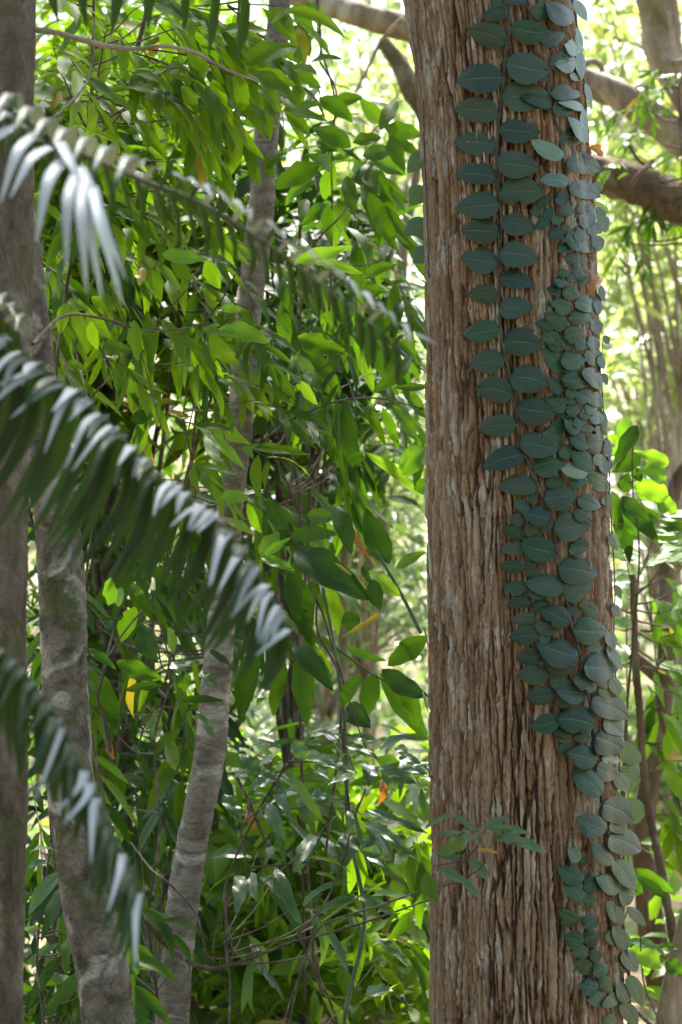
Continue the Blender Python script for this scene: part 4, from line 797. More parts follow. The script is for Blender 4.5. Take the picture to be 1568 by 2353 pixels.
p.branch([(775, 1490), (850, 1545), (900, 1570), (945, 1580)], 5.4, [2.5, 2.2, 2, 1.5], join=False)
p.branch([(775, 1520), (800, 1600), (830, 1690), (850, 1740)], 5.4, [2.5, 2.2, 1.8, 1.2], join=False)

# ---- glossy wavy leaves below the middle
p = Plant('glossy_shrub', 'shrub with wavy glossy leaves shining pale in the lower middle', 'shrub',
          [(690, 1700), (665, 1780), (600, 1830), (585, 1900), (560, 2000), (540, 2100), (545, 2250)], 5.3, [2, 3, 3.2, 3.4, 3.6, 4, 5])
c8 = lambda X, Y: crop('8', X, Y)
for (bx, by, tx, ty, w) in [(250, 112, 342, 282, 130), (300, 320, 462, 265, 76), (560, 35, 632, 155, 110), (300, 92, 505, 80, 50), (640, 45, 852, 40, 46), (862, 60, 1082, 142, 60), (1080, 100, 1342, 18, 60), (1022, 165, 1015, 305, 110), (1085, 190, 1322, 305, 96), (1200, 130, 1368, 190, 64), (845, 155, 962, 128, 40), (1210, 200, 1412, 262, 50), (1262, 210, 1502, 252, 64), (545, 215, 752, 520, 66), (590, 340, 692, 622, 96), (640, 385, 805, 395, 90), (412, 410, 522, 645, 90), (892, 450, 900, 600, 56), (900, 590, 878, 782, 140), (1000, 535, 1312, 752, 80), (960, 680, 1292, 972, 80), (960, 660, 1145, 605, 76), (1000, 440, 1402, 602, 66), (58, 735, 328, 742, 84), (250, 840, 222, 1080, 100), (320, 825, 342, 1000, 70), (380, 860, 482, 985, 76), (460, 790, 620, 1155, 96), (1042, 1212, 1282, 1392, 76), (980, 1600, 1172, 1540, 130), (150, 350, 250, 520, 100), (360, 130, 430, 220, 80), (640, 130, 840, 210, 90), (700, 230, 790, 265, 50), (520, 320, 600, 330, 60), (1100, 210, 1180, 340, 110), (760, 120, 900, 240, 70), (470, 330, 560, 520, 70), (930, 250, 770, 300, 60), (1180, 60, 1250, 130, 70), (480, 700, 390, 790, 60), (880, 30, 1060, 40, 60), (820, 200, 960, 230, 50), (700, 600, 560, 830, 90)]:
    p.leaf(R(5.0, 5.6), c8(bx, by), c8(tx, ty), w / CS['8'], 'glossy', up=R(.5, 1.6), dd=R(-.14, .02), arch=R(.04, .2), fold=R(.1, .3), wave=R(.06, .13))
for (bx, by, tx, ty, w, mt) in [(720, 1065, 970, 965, 60, 'glossy'), (960, 965, 1205, 1110, 66, 'glossy'), (620, 1025, 910, 885, 46, 'glossy'), (655, 732, 912, 828, 30, 'bright'), (700, 825, 840, 880, 26, 'bright'), (570, 820, 740, 600, 60, 'glossy')]:
    p.leaf(5.4, c8(bx, by), c8(tx, ty), w / CS['8'], mt, 'strap', up=1.0, arch=.16, name='leaf')
for pts, rr in [([(225, 250), (310, 430), (400, 650), (440, 740)], [4, 4, 3.5, 3]), ([(530, 180), (450, 290), (330, 490), (200, 770), (150, 950), (165, 1130), (195, 1300), (190, 1380)], [2.5, 3, 3, 3, 3, 3, 3, 3]),
                ([(860, -40), (878, 250), (900, 450), (905, 600)], [4.5, 4.5, 4, 3]), ([(1000, 320), (920, 530), (862, 770), (740, 1030), (590, 1195)], [2, 2.5, 2.5, 3, 3]), ([(590, 1190), (650, 1330), (720, 1500), (770, 1585)], [3, 3, 2.6, 2]),
                ([(450, 230), (530, 180), (560, 120), (600, 60)], [2, 2.2, 1.8, 1.4])]:
    p.branch([c8(*q) for q in pts], 5.35, rr, join=False)
p.fill((520, 1680, 960, 1900), 5, (5.3, 5.8), (-30, 70), (60, 120), 6, 95, 30, 'glossy', g=.4, up=1.2)
p.fill((500, 1850, 960, 2250), 12, (5.4, 6.2), (-20, 80), (80, 130), 6, 100, 34, ('backlit', 'lance', 'glossy'), g=.5)

# ---- leafy shoot in front of the trunk
p = Plant('young_sapling', 'thin sapling whose small leafy shoot reaches across the furrowed trunk', 'sapling',
          [(1120, 1935, 4.75), (1095, 1985, 4.75), (1030, 2035, 4.8), (985, 2050, 4.85), (900, 2080, 4.95), (800, 2110, 5.05), (740, 2150, 5.1), (720, 2260, 5.1)], 4.9, [2.4, 2.8, 3, 3.2, 3.6, 4, 4.4, 5])
cD = lambda X, Y: crop('D', X, Y)
for (bx, by, tx, ty, w, up) in [(290, 520, 135, 605, 46, 1.2), (300, 525, 442, 625, 46, 1.2), (478, 605, 612, 545, 66, .9), (482, 603, 745, 642, 66, 1.3), (520, 640, 828, 742, 84, 1.3), (430, 665, 190, 635, 56, 1.1), (392, 625, 210, 752, 120, -.4), (385, 780, 487, 893, 76, 1.0), (200, 812, 460, 998, 66, .9), (150, 840, 210, 1018, 90, .1), (205, 755, 358, 752, 40, .6), (440, 640, 432, 700, 40, .4)]:
    p.leaf(R(4.66, 4.8), cD(bx, by), cD(tx, ty), w / CS['D'], 'glossy', up=up, dd=R(-.06, .02), arch=R(.02, .12), fold=R(.1, .25), wave=R(.03, .07))
p.leaf(4.74, cD(430, 720), cD(552, 742), 24 / CS['D'], 'yellowing', up=.5, rnd=.97)
p.branch([cD(440, 640), cD(430, 700), cD(380, 760), cD(215, 945)], 4.76, [2.2, 2.4, 2.4, 2.2], join=False)
p.branch([cD(380, 760), cD(300, 790), cD(200, 810)], 4.76, [1.4, 1.3, 1.0], join=False)

# ---- lower left
p = Plant('sapling', 'twiggy dark stemmed sapling standing between the mossy trunk and slender pale trunk', 'sapling',
          [(330, 1330), (400, 1540), (385, 1700), (365, 1900), (345, 2100), (330, 2300)], 5.6, [2, 3.5, 4, 5, 6, 7])
c5 = lambda X, Y: crop('5', X, Y)
for (bx, by, tx, ty, w, mt, up) in [(940, 960, 1030, 1190, 180, 'broad', 0), (890, 830, 790, 1060, 120, 'lance', .2), (720, 640, 715, 820, 100, 'bright', .2), (840, 690, 950, 760, 80, 'lance', .4), (575, 1105, 760, 1235, 70, 'lance', .8), (760, 1190, 1060, 1300, 130, 'lance', .5), (600, 1200, 800, 1560, 210, 'broad', .1), (820, 1375, 1060, 1345, 70, 'broad', .3), (1050, 1500, 1000, 1700, 150, 'glossy', .9), (1130, 1190, 1200, 1300, 90, 'glossy', 1.0), (1190, 1250, 1200, 1390, 110, 'lance', .4), (985, 1040, 1100, 1160, 60, 'glossy', 1.2), (1100, 960, 1130, 1140, 70, 'glossy', 1.1), (1180, 1440, 1470, 1445, 60, 'broad', .4), (1280, 1510, 1410, 1715, 60, 'glossy', 1.1), (1330, 1260, 1420, 1360, 90, 'glossy', 1.1), (1010, 1560, 950, 1640, 50, 'glossy', 1), (1080, 1730, 1150, 1900, 120, 'glossy', 1), (900, 1220, 880, 1560, 60, 'yellowing', .1), (960, 1230, 900, 1520, 60, 'backlit', .1), (1260, 1180, 1290, 1400, 40, 'backlit', .1), (800, 700, 770, 830, 90, 'glossy', 1.0), (1370, 1110, 1530, 1250, 60, 'broad', .4), (590, 1440, 780, 1640, 90, 'broad', .3)]:
    p.leaf(R(5.2, 5.8), c5(bx, by), c5(tx, ty), w / 2.843, mt, up=up + R(-.2, .2), dd=R(-.1, .08), arch=R(.0, .14), wave=R(.03, .09))
for pts, rr in [([(745, 980), (700, 1150), (655, 1350), (640, 1430), (690, 1600), (720, 1780)], [2.5, 3, 4, 4.5, 5, 6]), ([(930, 850), (800, 1010), (710, 1150)], [2, 2.2, 2.5]), ([(780, 1250), (795, 1400), (780, 1600), (760, 1780)], [2, 2, 2.5, 2.5]), ([(1050, 1420), (950, 1600), (900, 1760)], [2, 2.2, 2.4]), ([(900, 880), (1000, 1000), (1060, 1230)], [1.8, 2, 2.2])]:
    p.branch([c5(*q) for q in pts], 5.6, rr, join=False)
p.fill((190, 1380, 480, 1800), 12, (6.05, 6.7), (-20, 110), (80, 140), 6, 95, 36, ('lance', 'broad', 'glossy'), g=.5)
p.fill((220, 1750, 500, 2300), 14, (6.05, 6.8), (-20, 110), (80, 140), 6, 105, 42, ('broad', 'lance', 'glossy', 'backlit'), g=.5)

p = Plant('sapling', 'low sapling with drooping dark leaves squeezed between the edge trunk and mossy trunk', 'sapling',
          [(150, 1380), (130, 1650), (120, 1950), (100, 2200)], 5.0, [2, 3, 4, 5])
c7 = lambda X, Y: crop('7', X, Y)
for (bx, by, tx, ty, w, mt, up) in [(410, 890, 185, 1180, 110, 'glossy', .9), (420, 960, 195, 1235, 130, 'broad', .4), (390, 1000, 270, 1340, 110, 'broad', 0), (440, 1130, 390, 1400, 110, 'broad', 0), (385, 1355, 170, 1500, 60, 'glossy', .8), (410, 1440, 190, 1780, 90, 'broad', .2), (520, 1540, 270, 1800, 110, 'broad', .2), (470, 1300, 430, 1560, 90, 'lance', 0), (180, 860, 370, 830, 50, 'glossy', 1), (200, 780, 365, 745, 50, 'glossy', 1), (170, 1270, 340, 1250, 36, 'bright', .6), (560, 1680, 330, 1860, 90, 'broad', .2), (230, 330, 290, 500, 60, 'broad', .2), (850, 1340, 900, 1560, 90, 'glossy', .9), (830, 1200, 915, 1540, 80, 'glossy', .9), (870, 1540, 880, 1860, 70, 'broad', .1), (770, 1150, 810, 1260, 40, 'glossy', .8)]:
    p.leaf(R(4.7, 5.2), c7(bx, by), c7(tx, ty), w / 2.843, mt, up=up + R(-.2, .2), dd=R(-.1, .08), arch=R(.0, .14), wave=R(.03, .08))
p.fill((60, 1250, 130, 2353), 10, (4.9, 5.6), (0, 110), (70, 120), 6, 95, 36, ('broad', 'lance'), g=.5)
p.fill((60, 2050, 300, 2400), 9, (4.9, 5.6), (20, 110), (90, 140), 6, 115, 44, ('broad', 'lance'), g=.5)

p = Plant('sapling', 'slim sapling of slender mid green leaves behind the tip of the long middle frond', 'sapling',
          [(520, 1080), (505, 1250), (500, 1500), (520, 1800)], 6.3, [2, 2.5, 3, 4])
p.fill((190, 1080, 660, 1500), 22, (6.1, 6.8), (0, 100), (80, 140), 8, 105, 36, ('lance', 'backlit', 'lance'), g=.6)
p.fill((190, 1500, 480, 1800), 8, (6.1, 6.8), (0, 100), (80, 140), 8, 105, 36, ('lance', 'backlit', 'bright'), g=.6)
for (b_, t_, w_) in [((330, 1010), (352, 1060), 20), ((690, 1290), (676, 1350), 24), ((560, 1860), (585, 1905), 20), ((880, 1790), (868, 1850), 22), ((250, 1700), (262, 1745), 18)]:
    p.leaf(R(5.7, 6.0), b_, t_, w_, 'dead', 'ell', up=R(-.2, .4), arch=.25, fold=.6, wave=.2, name='withered_leaf')
# ---- lianas
def liana(label, pts, d, rr, mat='twig', name='liana'):
    c = path3(pts, d); o = c[-1].copy(); r = thing(name, label, 'liana', o)
    m = MB(); tube(m, c, np.array(rr) * K * d, sides=7, n=len(c) * 9, wob=.05); m.build('stem', M[mat], r, o); return r
L8 = lambda rows: [c8(*q) for q in rows]
liana('long mossy stem lying almost level across the bottom between slender trunk and thick trunk', [(300, 2080, 5.3), (340, 2120, 5.4), (380, 2170, 5.5)] + L8([(0, 1392), (150, 1392), (330, 1332), (560, 1242), (800, 1182), (1000, 1122), (1200, 1052), (1400, 980)]), 5.4, [5, 6, 6, 6, 5.5, 4.5, 3.6, 3, 2.6, 2.4, 2], 'grey_bark_s' if False else 'twig')
liana('thin dark liana hanging in a loose loop beside the slender pale trunk', [(300, 1935, 5.5), (350, 2000), (400, 2040), (450, 2100), (470, 2170), (480, 2200), (540, 2200), (600, 2185)], 5.3, [2, 2.4, 2.6, 2.6, 2.6, 2.6, 2, 2])
liana('straight dark liana dropping from the lance leaf sapling into the glossy shrub', [(735, -200), (730, 60), (762, 190), (772, 250), (764, 330), (758, 700), (720, 900), (690, 1010), (672, 1090), (690, 1200), (720, 1300)], 6.1, [2.2] * 11)
liana('bundle like stem of thin brown liana rising left of the big dark leaves', [(600, 830), (630, 900), (650, 960), (662, 1020), (680, 1090), (690, 1180), (690, 1500), (700, 2300)], 5.9, [2, 3, 5, 4, 3, 3, 3, 4])

# ================================================================== RIGHT OF THE THICK TRUNK
def big_tree(label, trunk, tr, limbs, d, mat, name='leaning_tree'):
    pts = path3(trunk, d); base = pts[-1].copy()
    root = thing(name, label, 'tree', base)
    m = MB(); tube(m, pts, np.array(tr) * K * d, sides=22, n=120, wob=.03); m.build('trunk', M[mat], root, base)
    for (lp, lr) in limbs:
        b = MB(); tube(b, path3(lp, d), np.array(lr) * K * d, sides=16, n=80, wob=.04); b.build('limb', M[mat], root, base)
    return root
big_tree('blurred pale tree at top right with a long limb crossing behind the thick trunk',
         [(1480, -500), (1500, -100), (1520, 60), (1530, 130), (1640, 330), (1700, 700), (1720, GV(9) + 20)], [50, 46, 44, 42, 48, 60, 90],
         [([(1660, 420), (1560, 320), (1450, 235), (1350, 190), (1200, 150), (1050, 100), (960, 72), (900, 55), (780, 20), (700, -5), (560, -40)], [40, 38, 36, 34, 34, 33, 32, 32, 28, 26, 22]),
          ([(1340, 150, 8.9), (1360, 140, 8.7), (1380, 150, 8.7), (1385, 165, 8.7)], [9, 8, 7, 6]),
          ([(1530, 130, 8.8), (1545, 145, 8.7), (1580, 140, 8.7)], [10, 9, 8]),
          ([(1000, 85, 9), (960, 20, 8.6), (930, -20, 8.4)], [10, 8, 6]),
          ([(940, 30, 8.6), (880, 90), (840, 170), (800, 240), (770, 275)], [6, 6, 5, 4, 2.5])], 9.0, 'limb_bark')
big_tree('brown tree with one thick dark mossy limb reaching left toward the trunk at upper right',
         [(1820, -1500), (1770, -500), (1725, 100), (1690, 500), (1680, 800), (1700, GV(8.2) + 20)], [22, 36, 50, 58, 64, 88],
         [([(1690, 520), (1568, 470), (1480, 432), (1400, 405), (1330, 390), (1180, 330), (1040, 290), (960, 225), (920, 150), (880, 95)], [56, 48, 46, 44, 42, 38, 34, 30, 24, 16]),
          ([(1500, 370, 8.0), (1470, 400, 7.9), (1440, 440, 7.9)], [6, 6, 5]),
          ([(1420, 260, 8.2), (1440, 320, 8.0), (1470, 370, 8.0), (1500, 385, 8)], [5, 5, 4, 3])], 8.2, 'dark_limb')
big_tree('crooked brown tree with a bent trunk behind the right side shrubs',
         [(1900, -600), (1780, 500), (1640, 1000), (1570, 1080), (1545, 1150), (1535, 1260), (1530, 1400), (1530, 1560), (1510, 1700), (1485, 1850), (1480, 1960), (1500, 2150), (1530, GV(7.8) + 20)], [8, 11, 12, 12, 13, 13, 14, 17, 19, 21, 24, 28, 40],
         [([(1515, 1560), (1460, 1510), (1410, 1490), (1330, 1470)], [15, 14, 12, 9])], 7.8, 'dark_limb', name='crooked_tree')
big_tree('pale brown trunk rising from the bottom right corner and leaning outward',
         [(2150, -400), (1950, 800), (1720, 1700), (1620, 2000), (1570, 2180), (1540, 2330), (1520, 2500), (1500, GV(6.4) + 20)], [8, 12, 17, 19, 21, 23, 26, 34], [], 6.4, 'limb_bark', name='leaning_tree')
big_tree('thin pinkish stem standing upright in the bright gap left of the thick trunk',
         [(1060, -900), (1010, 0), (955, 420), (930, 540), (925, 650), (895, 720), (850, 840), (820, 920), (800, 1050), (790, 1400), (780, GV(8.5))], [4, 6, 7, 8, 9, 9, 10, 10, 12, 14, 20], [([(925, 650), (940, 690, 8.3), (935, 780), (925, 860)], [5, 5, 4, 3])], 8.5, 'limb_bark', name='thin_tree')

# obovate shrub beside the trunk
p = Plant('shrub', 'shrub of dark and bright spoon shaped leaves touching the right trunk edge at mid height', 'shrub',
          [(1455, 1000, 6.2), (1440, 1120, 6.2), (1455, 1300, 6.2), (1450, 1700, 6.3), (1440, 2200, 6.3)], 6.2, [2, 4, 5, 6, 8])
cB = lambda X, Y: crop('B', X, Y); cC = lambda X, Y: crop('C', X, Y)
for (bx, by, tx, ty, w, mt) in [(1180, 1260, 1320, 1030, 100, 'broad'), (1200, 1200, 1255, 985, 90, 'bright'), (1170, 1290, 1335, 1190, 110, 'broad'), (1300, 1170, 1492, 1245, 100, 'bright'), (1310, 1260, 1480, 1340, 110, 'bright'), (1270, 1290, 1240, 1400, 100, 'broad'), (1290, 1370, 1490, 1420, 120, 'bright'), (1150, 1130, 1210, 1090, 60, 'bright'), (1170, 1200, 1215, 1170, 60, 'bright'), (1280, 1310, 1350, 1300, 90, 'lance')]:
    p.leaf(R(6.0, 6.4), cB(bx, by), cB(tx, ty), w / CS['B'], mt, 'obov', up=R(-.1, .6), arch=R(0, .12))
for (bx, by, tx, ty, w, mt) in [(1200, 90, 1275, 470, 110, 'broad'), (1210, 110, 1440, 360, 110, 'broad'), (1230, 90, 1390, 240, 90, 'broad'), (1190, 130, 1220, 330, 80, 'broad'), (1300, 20, 1490, 80, 130, 'bright'), (1430, 110, 1540, 190, 110, 'bright'), (1250, 170, 1330, 330, 90, 'lance'), (1180, 60, 1200, 260, 70, 'lance')]:
    p.leaf(R(6.0, 6.4), cC(bx, by), cC(tx, ty), w / CS['C'], mt, up=R(-.1, .6), arch=R(0, .12))

# whorled sapling with compound leaves
p = Plant('whorled_sapling', 'rough stemmed sapling with spoke like leaf stalks and light green leaflets at right', 'sapling',
          [(1455, 1320, 6.6), (1458, 1420, 6.6), (1462, 1540, 6.6), (1472, 1650, 6.6), (1478, 1760, 6.6), (1495, 1880, 6.6), (1512, 1960, 6.55), (1530, 2060, 6.5), (1552, 2180, 6.45), (1560, 2300, 6.4)], 6.6, [7, 8.5, 9, 9.5, 9.5, 10, 11, 11, 12, 13], mat='dark_limb', wob=.12)
stalks = [(1456, 1380, 1420, 1340), (1456, 1390, 1570, 1345), (1458, 1410, 1405, 1375), (1458, 1425, 1575, 1430), (1459, 1440, 1408, 1440), (1460, 1450, 1570, 1490), (1461, 1475, 1410, 1480), (1462, 1490, 1580, 1545), (1463, 1510, 1415, 1525), (1464, 1530, 1565, 1600), (1466, 1550, 1420, 1570), (1457, 1370, 1530, 1290), (1455, 1350, 1500, 1240), (1457, 1400, 1545, 1400), (1462, 1500, 1540, 1540), (1455, 1345, 1440, 1290), (1455, 1360, 1570, 1290)]
for (a, b, c_, e) in stalks:
    dd = R(-.25, .25); A_ = P(a, b, 6.6); E_ = P(c_, e, 6.6 + dd)
    m = MB(); tube(m, [A_, A_ * .5 + E_ * .5 + [0, 0, -.012], E_], np.array([3.2, 1.8, 1.3]) * K * 6.6, sides=5, n=10)
    br = p_br = m.build('stalk', M['twig'], p.root, p.o)
    lb = MB(); ax = unit(E_ - A_); nrm = np.array([0, -.6, .8])
    far = E_ + ax * 80 * K * 6.6
    for k in range(6):
        s = k / 5; b0 = E_ * (1 - s) + far * s
        for sg in (-1, 1):
            sd_ = unit(np.cross(ax, nrm)) * sg
            dr = unit(ax * .5 + sd_ * .9 + [0, R(-.3, .1), -.15]); l = R(55, 85) * K * 6.6
            leaf(lb, b0, b0 + dr * l, nrm + [R(-.4, .4), 0, 0], l * .42, 'ell', R(0, .1), R(.05, .3), .05, st=8, ac=5)
    lb.build('leaflets', M['bright'], br, p.o)

p = Plant('shrub', 'light green shrub with yellow spotted leaves at the right edge below the middle', 'shrub',
          [(1500, 1450, 7.0), (1540, 1700, 7.0), (1560, 2000, 7.0), (1570, 2300, 7.0)], 7.0, [2, 3, 4, 5])
p.fill((1430, 1480, 1590, 1950), 14, (6.8, 7.4), (-30, 90), (70, 120), 6, 95, 42, ('bright', 'lance', 'bright', 'backlit'), g=.45)
p.fill((1430, 1250, 1590, 1480), 6, (6.9, 7.4), (-30, 70), (70, 110), 6, 85, 36, 'bright', g=.4)
p = Plant('shrub', 'low shrub of flat green leaves poking out behind the trunk at lower right', 'shrub',
          [(1460, 1980, 5.9), (1480, 2120, 5.9), (1500, 2260, 5.9)], 5.9, [2, 3, 4])
for (bx, by, tx, ty, w, mt) in [(1260, 830, 1530, 970, 80, 'lance'), (1290, 870, 1500, 1000, 70, 'broad'), (1260, 900, 1350, 970, 90, 'lance'), (1270, 1220, 1480, 1310, 70, 'glossy'), (1280, 1270, 1390, 1330, 110, 'bright'), (1320, 1300, 1455, 1380, 120, 'bright'), (1430, 1260, 1560, 1270, 50, 'lance'), (1475, 1340, 1568, 1420, 100, 'lance'), (1260, 1260, 1330, 1220, 50, 'lance'), (1360, 1330, 1370, 1420, 80, 'bright')]:
    p.leaf(R(5.7, 6.1), cD(bx, by), cD(tx, ty), w / CS['D'], mt, up=R(.1, .9), arch=R(0, .12))
p = Plant('shrub', 'small leafed shrub hanging green sprigs over the dark limb at the upper right', 'shrub',
          [(1560, 200, 8.0), (1590, 600, 8.0), (1600, 1400, 8.0), (1590, 2200, 8.0)], 8.0, [2, 3, 5, 7])
p.fill((1440, 130, 1590, 520), 14, (7.7, 8.3), (60, 200), (50, 100), 8, 42, 17, ('bright', 'lance'), g=.4, st=6, ac=3)
p.fill((1390, 420, 1590, 560), 5, (7.9, 8.4), (70, 150), (40, 90), 8, 42, 15, ('bright', 'lance'), g=.5, st=6, ac=3)
liana('thin hanging aerial root drooping beside the bent brown tree at right', [(1440, 1400), (1442, 1700), (1444, 1900), (1443, 2000)], 6.9, [2, 1.8, 1.5, 1.2], name='liana')

# ================================================================== THE FOREST BEHIND
def bush(label, u0, u1, v0, v1, d, n, L, mat, cat='bush', name='bush', clumps=26, depth=1.0, wr=.30):
    """a bush or tree farther back: several stems and a crown of many separate leaves in clumps"""
    a = P(u0, v1, d); b = P(u1, v0, d); cx = (a[0] + b[0]) / 2
    base = np.array([cx, d, 0.0]); root = thing(name, label, cat, base)
    m = MB(); cc = []
    zlo, zhi = max(a[2], .15), b[2]
    cen = np.stack([rng.uniform(a[0], b[0], clumps), d + rng.normal(0, depth * .5, clumps), rng.uniform(zlo, zhi, clumps)], -1)
    tp = np.array([cx + R(-.2, .2), d, zlo + (zhi - zlo) * .75])
    tube(m, [base + [0, 0, -.05], base * .5 + tp * .5 + [R(-.1, .1), 0, 0], tp], ([.035 + .004 * zhi, .03, .012] if cat == 'tree' else [.016, .012, .006]), sides=9, n=24, wob=.04)
    for c in cen:
        s = rng.uniform(.25, .9); at = base * (1 - s) + tp * s
        tube(m, [at, at * .4 + c * .6 + [0, 0, R(-.05, .15)], c], [.014, .009, .004], sides=5, n=8, wob=.05)
    m.build('trunk' if cat == 'tree' else 'stems', M['limb_bark' if cat == 'tree' or d > 9 else 'twig'], root, base)
    k = rng.integers(clumps, size=n); size = np.array([(b[0] - a[0]), depth * 1.4, (zhi - zlo)]) / (clumps ** .38) * .42
    C = cen[k] + rng.normal(0, 1, (n, 3)) * np.minimum(size, .5)
    C[:, 2] = np.maximum(C[:, 2], .03)
    D = rng.normal(0, 1, (n, 3)); D[:, 2] = D[:, 2] * .5 - .35
    N = rng.normal(0, .45, (n, 3)) + np.array([0, -.35, 1.0])
    l = L * rng.uniform(.6, 1.25, n)
    mb = MB(); cloud(mb, C, D, N, l, l * wr * rng.uniform(.8, 1.2, n), rng.random(n)); mb.build('crown' if cat == 'tree' else 'leaves', M[mat], root, base)

bush('dense green bush filling the gap between the left edge trunk and mossy trunk', 20, 520, 900, 2300, 7.6, 2300, .12, 'broad')
bush('dark green bush behind the yellow green sapling at upper left', 40, 560, -60, 850, 7.2, 3600, .13, 'backlit')
bush('mid green bush behind the dark lance leaves in the upper middle', 480, 900, 380, 1150, 7.4, 2200, .12, 'broad')
bush('sparse yellow green bush beside the left edge of the lower thick trunk', 640, 1010, 1750, 2450, 6.8, 480, .13, 'backlit')
bush('light green bush behind the large dark leaves in the lower middle', 420, 980, 1800, 2500, 7.0, 1600, .14, 'bright')
bush('round light leafed bush low down left of the thick trunk', 620, 1040, 1850, 2700, 8.2, 1500, .13, 'bright')
bush('fresh green bush standing behind the slender trunk at the bottom', 200, 640, 1900, 2700, 8.0, 1400, .14, 'bright')
bush('grey green bush low behind the folded yellow edged leaf', 520, 1000, 1350, 1900, 10.5, 1500, .11, 'far_grey')
bush('bright bush glimpsed through the gap left of trunk at mid height', 650, 1010, 700, 1350, 10.0, 1600, .11, 'far')
bush('yellow green sunlit bush right of the thick trunk at mid height', 1330, 1700, 480, 1000, 13.0, 1700, .15, 'far_yellow')
bush('pale grey green bush just below the sunlit yellow bush on the right', 1330, 1700, 900, 1350, 14.0, 1000, .15, 'far_grey')
bush('green bush in the far lower right behind the bent tree', 1330, 1720, 1650, 2350, 12.0, 2000, .11, 'far')
bush('feathery green bush in the bright gap under the pale limb left of trunk', 700, 1000, 150, 520, 12.0, 1300, .10, 'far_yellow')
bush('airy bright bush behind the two crossing limbs at the upper right', 1330, 1720, -150, 480, 11.0, 1500, .13, 'far_yellow')
trees = [('tall sunlit tree far behind at the top right corner', 1300, 1800, -300, 480, 17, 1500, .13, 'far_yellow'),
         ('tall far tree behind the pale limb left of the thick trunk top', 640, 1080, -300, 420, 19, 2200, .13, 'far'),
         ('far tree with grey green crown behind the right hand bushes', 1250, 1850, 350, 1100, 22, 1500, .14, 'far_grey'),
         ('far leafy tree behind the middle of the picture left of trunk', 560, 1060, 350, 1200, 21, 2600, .14, 'far_grey'),
         ('broad far tree closing the view behind the left hand saplings', -150, 620, -350, 700, 16, 3600, .14, 'far'),
         ('far dark crowned tree behind the two left trunks', -200, 520, 500, 1500, 18, 3000, .14, 'far'),
         ('far low crowned tree beyond the bent tree on the right', 1250, 1900, 1000, 1750, 20, 2600, .14, 'far'),
         ('far low crowned tree beyond the large dark leaves', 450, 1100, 1050, 1700, 20, 2800, .13, 'far_yellow')]
for (lb_, u0, u1, v0, v1, d, n, L, mt) in trees:
    bush(lb_, u0, u1, v0, v1, d, n, L, mt, cat='tree', name='background_tree', clumps=40, depth=2.5)
# far-off wood ahead, and an unseen leaf ring added to cut front fill
def ring(n, r0, r1, top, a0, a1):
    an = np.radians(rng.uniform(a0, a1, n)); r = rng.uniform(r0, r1, n)
    return np.stack([np.sin(an) * r, np.cos(an) * r, top * rng.uniform(0, 1, n) ** .9], -1)
mb = MB(); n = 16000
C = np.stack([rng.uniform(-16, 16, n), rng.uniform(26, 36, n), rng.gamma(2.2, 1.9, n)], -1)
C[:, 2] = np.where(rng.random(n) < .5, C[:, 2], rng.uniform(0, 7.5, n))
D = rng.normal(0, 1, (n, 3)); N = rng.normal(0, .5, (n, 3)) + [0, -.3, 1]; l = rng.uniform(.2, .42, n)
cloud(mb, C, D, N, l, l * .5, rng.random(n))
C = ring(9000, 7.5, 13, 9.0, 75, 285); n = len(C); D = rng.normal(0, 1, (n, 3)); N = rng.normal(0, .5, (n, 3)) + [0, 0, 1]; l = rng.uniform(.3, .5, n)  # unseen leaves behind the camera, put there to darken front fill
cloud(mb, C, D, N, l, l * .5, rng.random(n)); o = mb.build('far_wood_and_shade_ring', M['far'])
o['label'] = 'far off wood of blurred green and yellow leaves behind everything plus an unseen leaf ring added to block light'; o['category'] = 'woodland'; o['kind'] = 'stuff'

# ---- ground with leaf litter, rising gently away
gm, nt, N_, Lk = new_mat('leaf_litter'); out = N_.new('ShaderNodeOutputMaterial'); bs = N_.new('ShaderNodeBsdfPrincipled'); Lk.new(bs.outputs[0], out.inputs[0])
tc = N_.new('ShaderNodeTexCoord'); vo = N_.new('ShaderNodeTexVoronoi'); vo.inputs['Scale'].default_value = 14; Lk.new(tc.outputs['Object'], vo.inputs['Vector'])
no = N_.new('ShaderNodeTexNoise'); no.inputs['Scale'].default_value = 2.2; no.inputs['Detail'].default_value = 8; Lk.new(tc.outputs['Object'], no.inputs['Vector'])
r1 = ramp(N_, [(0, (.09, .055, .03)), (.5, (.19, .12, .07)), (1, (.30, .21, .13))]); Lk.new(vo.outputs['Color'], r1.inputs[0])
g_ = N_.new('ShaderNodeMapRange'); Lk.new(no.outputs[0], g_.inputs[0]); g_.inputs[1].default_value = .5; g_.inputs[2].default_value = .62
Lk.new(mixc(N_, Lk, g_.outputs[0], r1.outputs[0], (.07, .11, .025)), bs.inputs['Base Color']); bs.inputs['Roughness'].default_value = .9
xs = np.concatenate([np.linspace(-400, -20, 20), np.linspace(-18, 18, 90), np.linspace(20, 400, 20)]); ys = np.concatenate([np.linspace(-60, -4, 8), np.linspace(-3, 40, 120), np.linspace(45, 900, 25)])
X, Y = np.meshgrid(xs, ys); Z = .05 * (vnoise(X * 1.3 + 500, Y * 1.3 + 100, 4096, 71) - .5) + .02 * (vnoise(X * 6 + 500, Y * 6 + 100, 8192, 72) - .5) - .01
nx = len(xs); i = np.arange(len(ys) - 1)[:, None] * nx; j = np.arange(nx - 1)[None, :]
mb = MB(); mb.add(np.stack([X, Y, Z], -1).reshape(-1, 3), np.stack([i + j, i + j + 1, i + nx + j + 1, i + nx + j], -1).reshape(-1, 4)); o = mb.build('ground', gm); o['kind'] = 'structure'
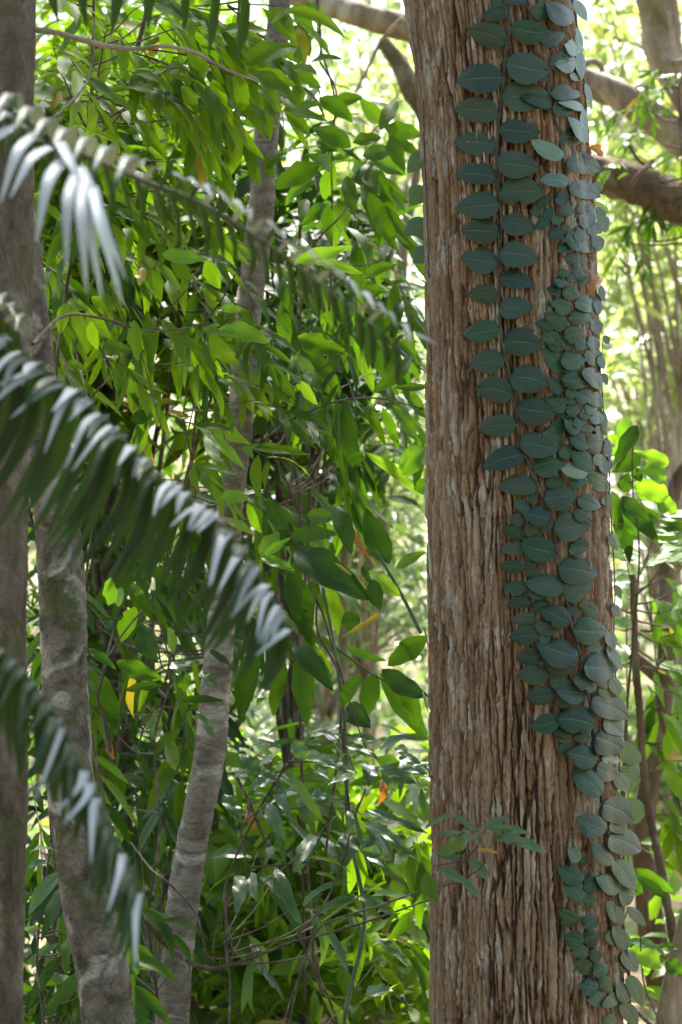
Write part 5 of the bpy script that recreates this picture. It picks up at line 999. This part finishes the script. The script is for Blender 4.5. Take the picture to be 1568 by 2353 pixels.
# ground cover
mb = MB(); n = 9000
C = np.stack([rng.uniform(-4.5, 4.5, n), rng.uniform(6.2, 20, n), rng.uniform(.02, .35, n)], -1)
D = rng.normal(0, 1, (n, 3)); D[:, 2] = np.abs(D[:, 2]) * .5; N = rng.normal(0, .4, (n, 3)) + [0, -.3, 1]; l = rng.uniform(.07, .16, n)
cloud(mb, C, D, N, l, l * .4, rng.random(n)); o = mb.build('ground_cover', M['bright'])
o['label'] = 'low bright green ground cover between the trees'; o['category'] = 'ground cover'; o['kind'] = 'stuff'

# ================================================================== SKY, SUN, CAMERA
w = bpy.data.worlds.new("World"); scene.world = w; w.use_nodes = True
nt = w.node_tree; bg = nt.nodes['Background']
sky = nt.nodes.new('ShaderNodeTexSky'); sky.sky_type = 'NISHITA'; sky.sun_disc = False
SUN_EL, SUN_AZ = 57, 6          # degrees: height, and turn to the right of straight ahead
sky.sun_elevation = math.radians(SUN_EL); sky.sun_rotation = math.radians(SUN_AZ)
sky.air_density = 1.3; sky.dust_density = 3.0; sky.ozone_density = 0.4
nt.links.new(sky.outputs[0], bg.inputs[0]); bg.inputs[1].default_value = 0.095
sd = bpy.data.lights.new('sun', 'SUN'); sd.energy = 5.0; sd.angle = math.radians(6.0); sd.color = (1.0, .97, .91)
so = bpy.data.objects.new('sun', sd); COL.objects.link(so)
dv = Vector((math.sin(math.radians(SUN_AZ)) * math.cos(math.radians(SUN_EL)), math.cos(math.radians(SUN_AZ)) * math.cos(math.radians(SUN_EL)), math.sin(math.radians(SUN_EL))))
so.rotation_euler = dv.to_track_quat('Z', 'Y').to_euler(); so.location = dv * 30

cam = bpy.data.cameras.new('camera'); co_ = bpy.data.objects.new('camera', cam); COL.objects.link(co_)
co_.location = (0, 0, EYE); co_.rotation_euler = (math.radians(90), 0, 0)
cam.sensor_fit = 'VERTICAL'; cam.sensor_height = 36; cam.lens = 36 * 5.0 / 2.2
cam.clip_start = 0.05; cam.clip_end = 2000
cam.dof.use_dof = True; cam.dof.focus_distance = 5.0; cam.dof.aperture_fstop = 4.5; cam.dof.aperture_blades = 7
scene.camera = co_
scene.view_settings.view_transform = 'Standard'; scene.view_settings.look = 'None'
scene.view_settings.exposure = 2.28; scene.view_settings.gamma = 1
scene.cycles.use_denoising = True
scene.cycles.max_bounces = 8; scene.cycles.transmission_bounces = 4; scene.cycles.diffuse_bounces = 4; scene.cycles.transparent_max_bounces = 4
scene.cycles.sample_clamp_indirect = 8
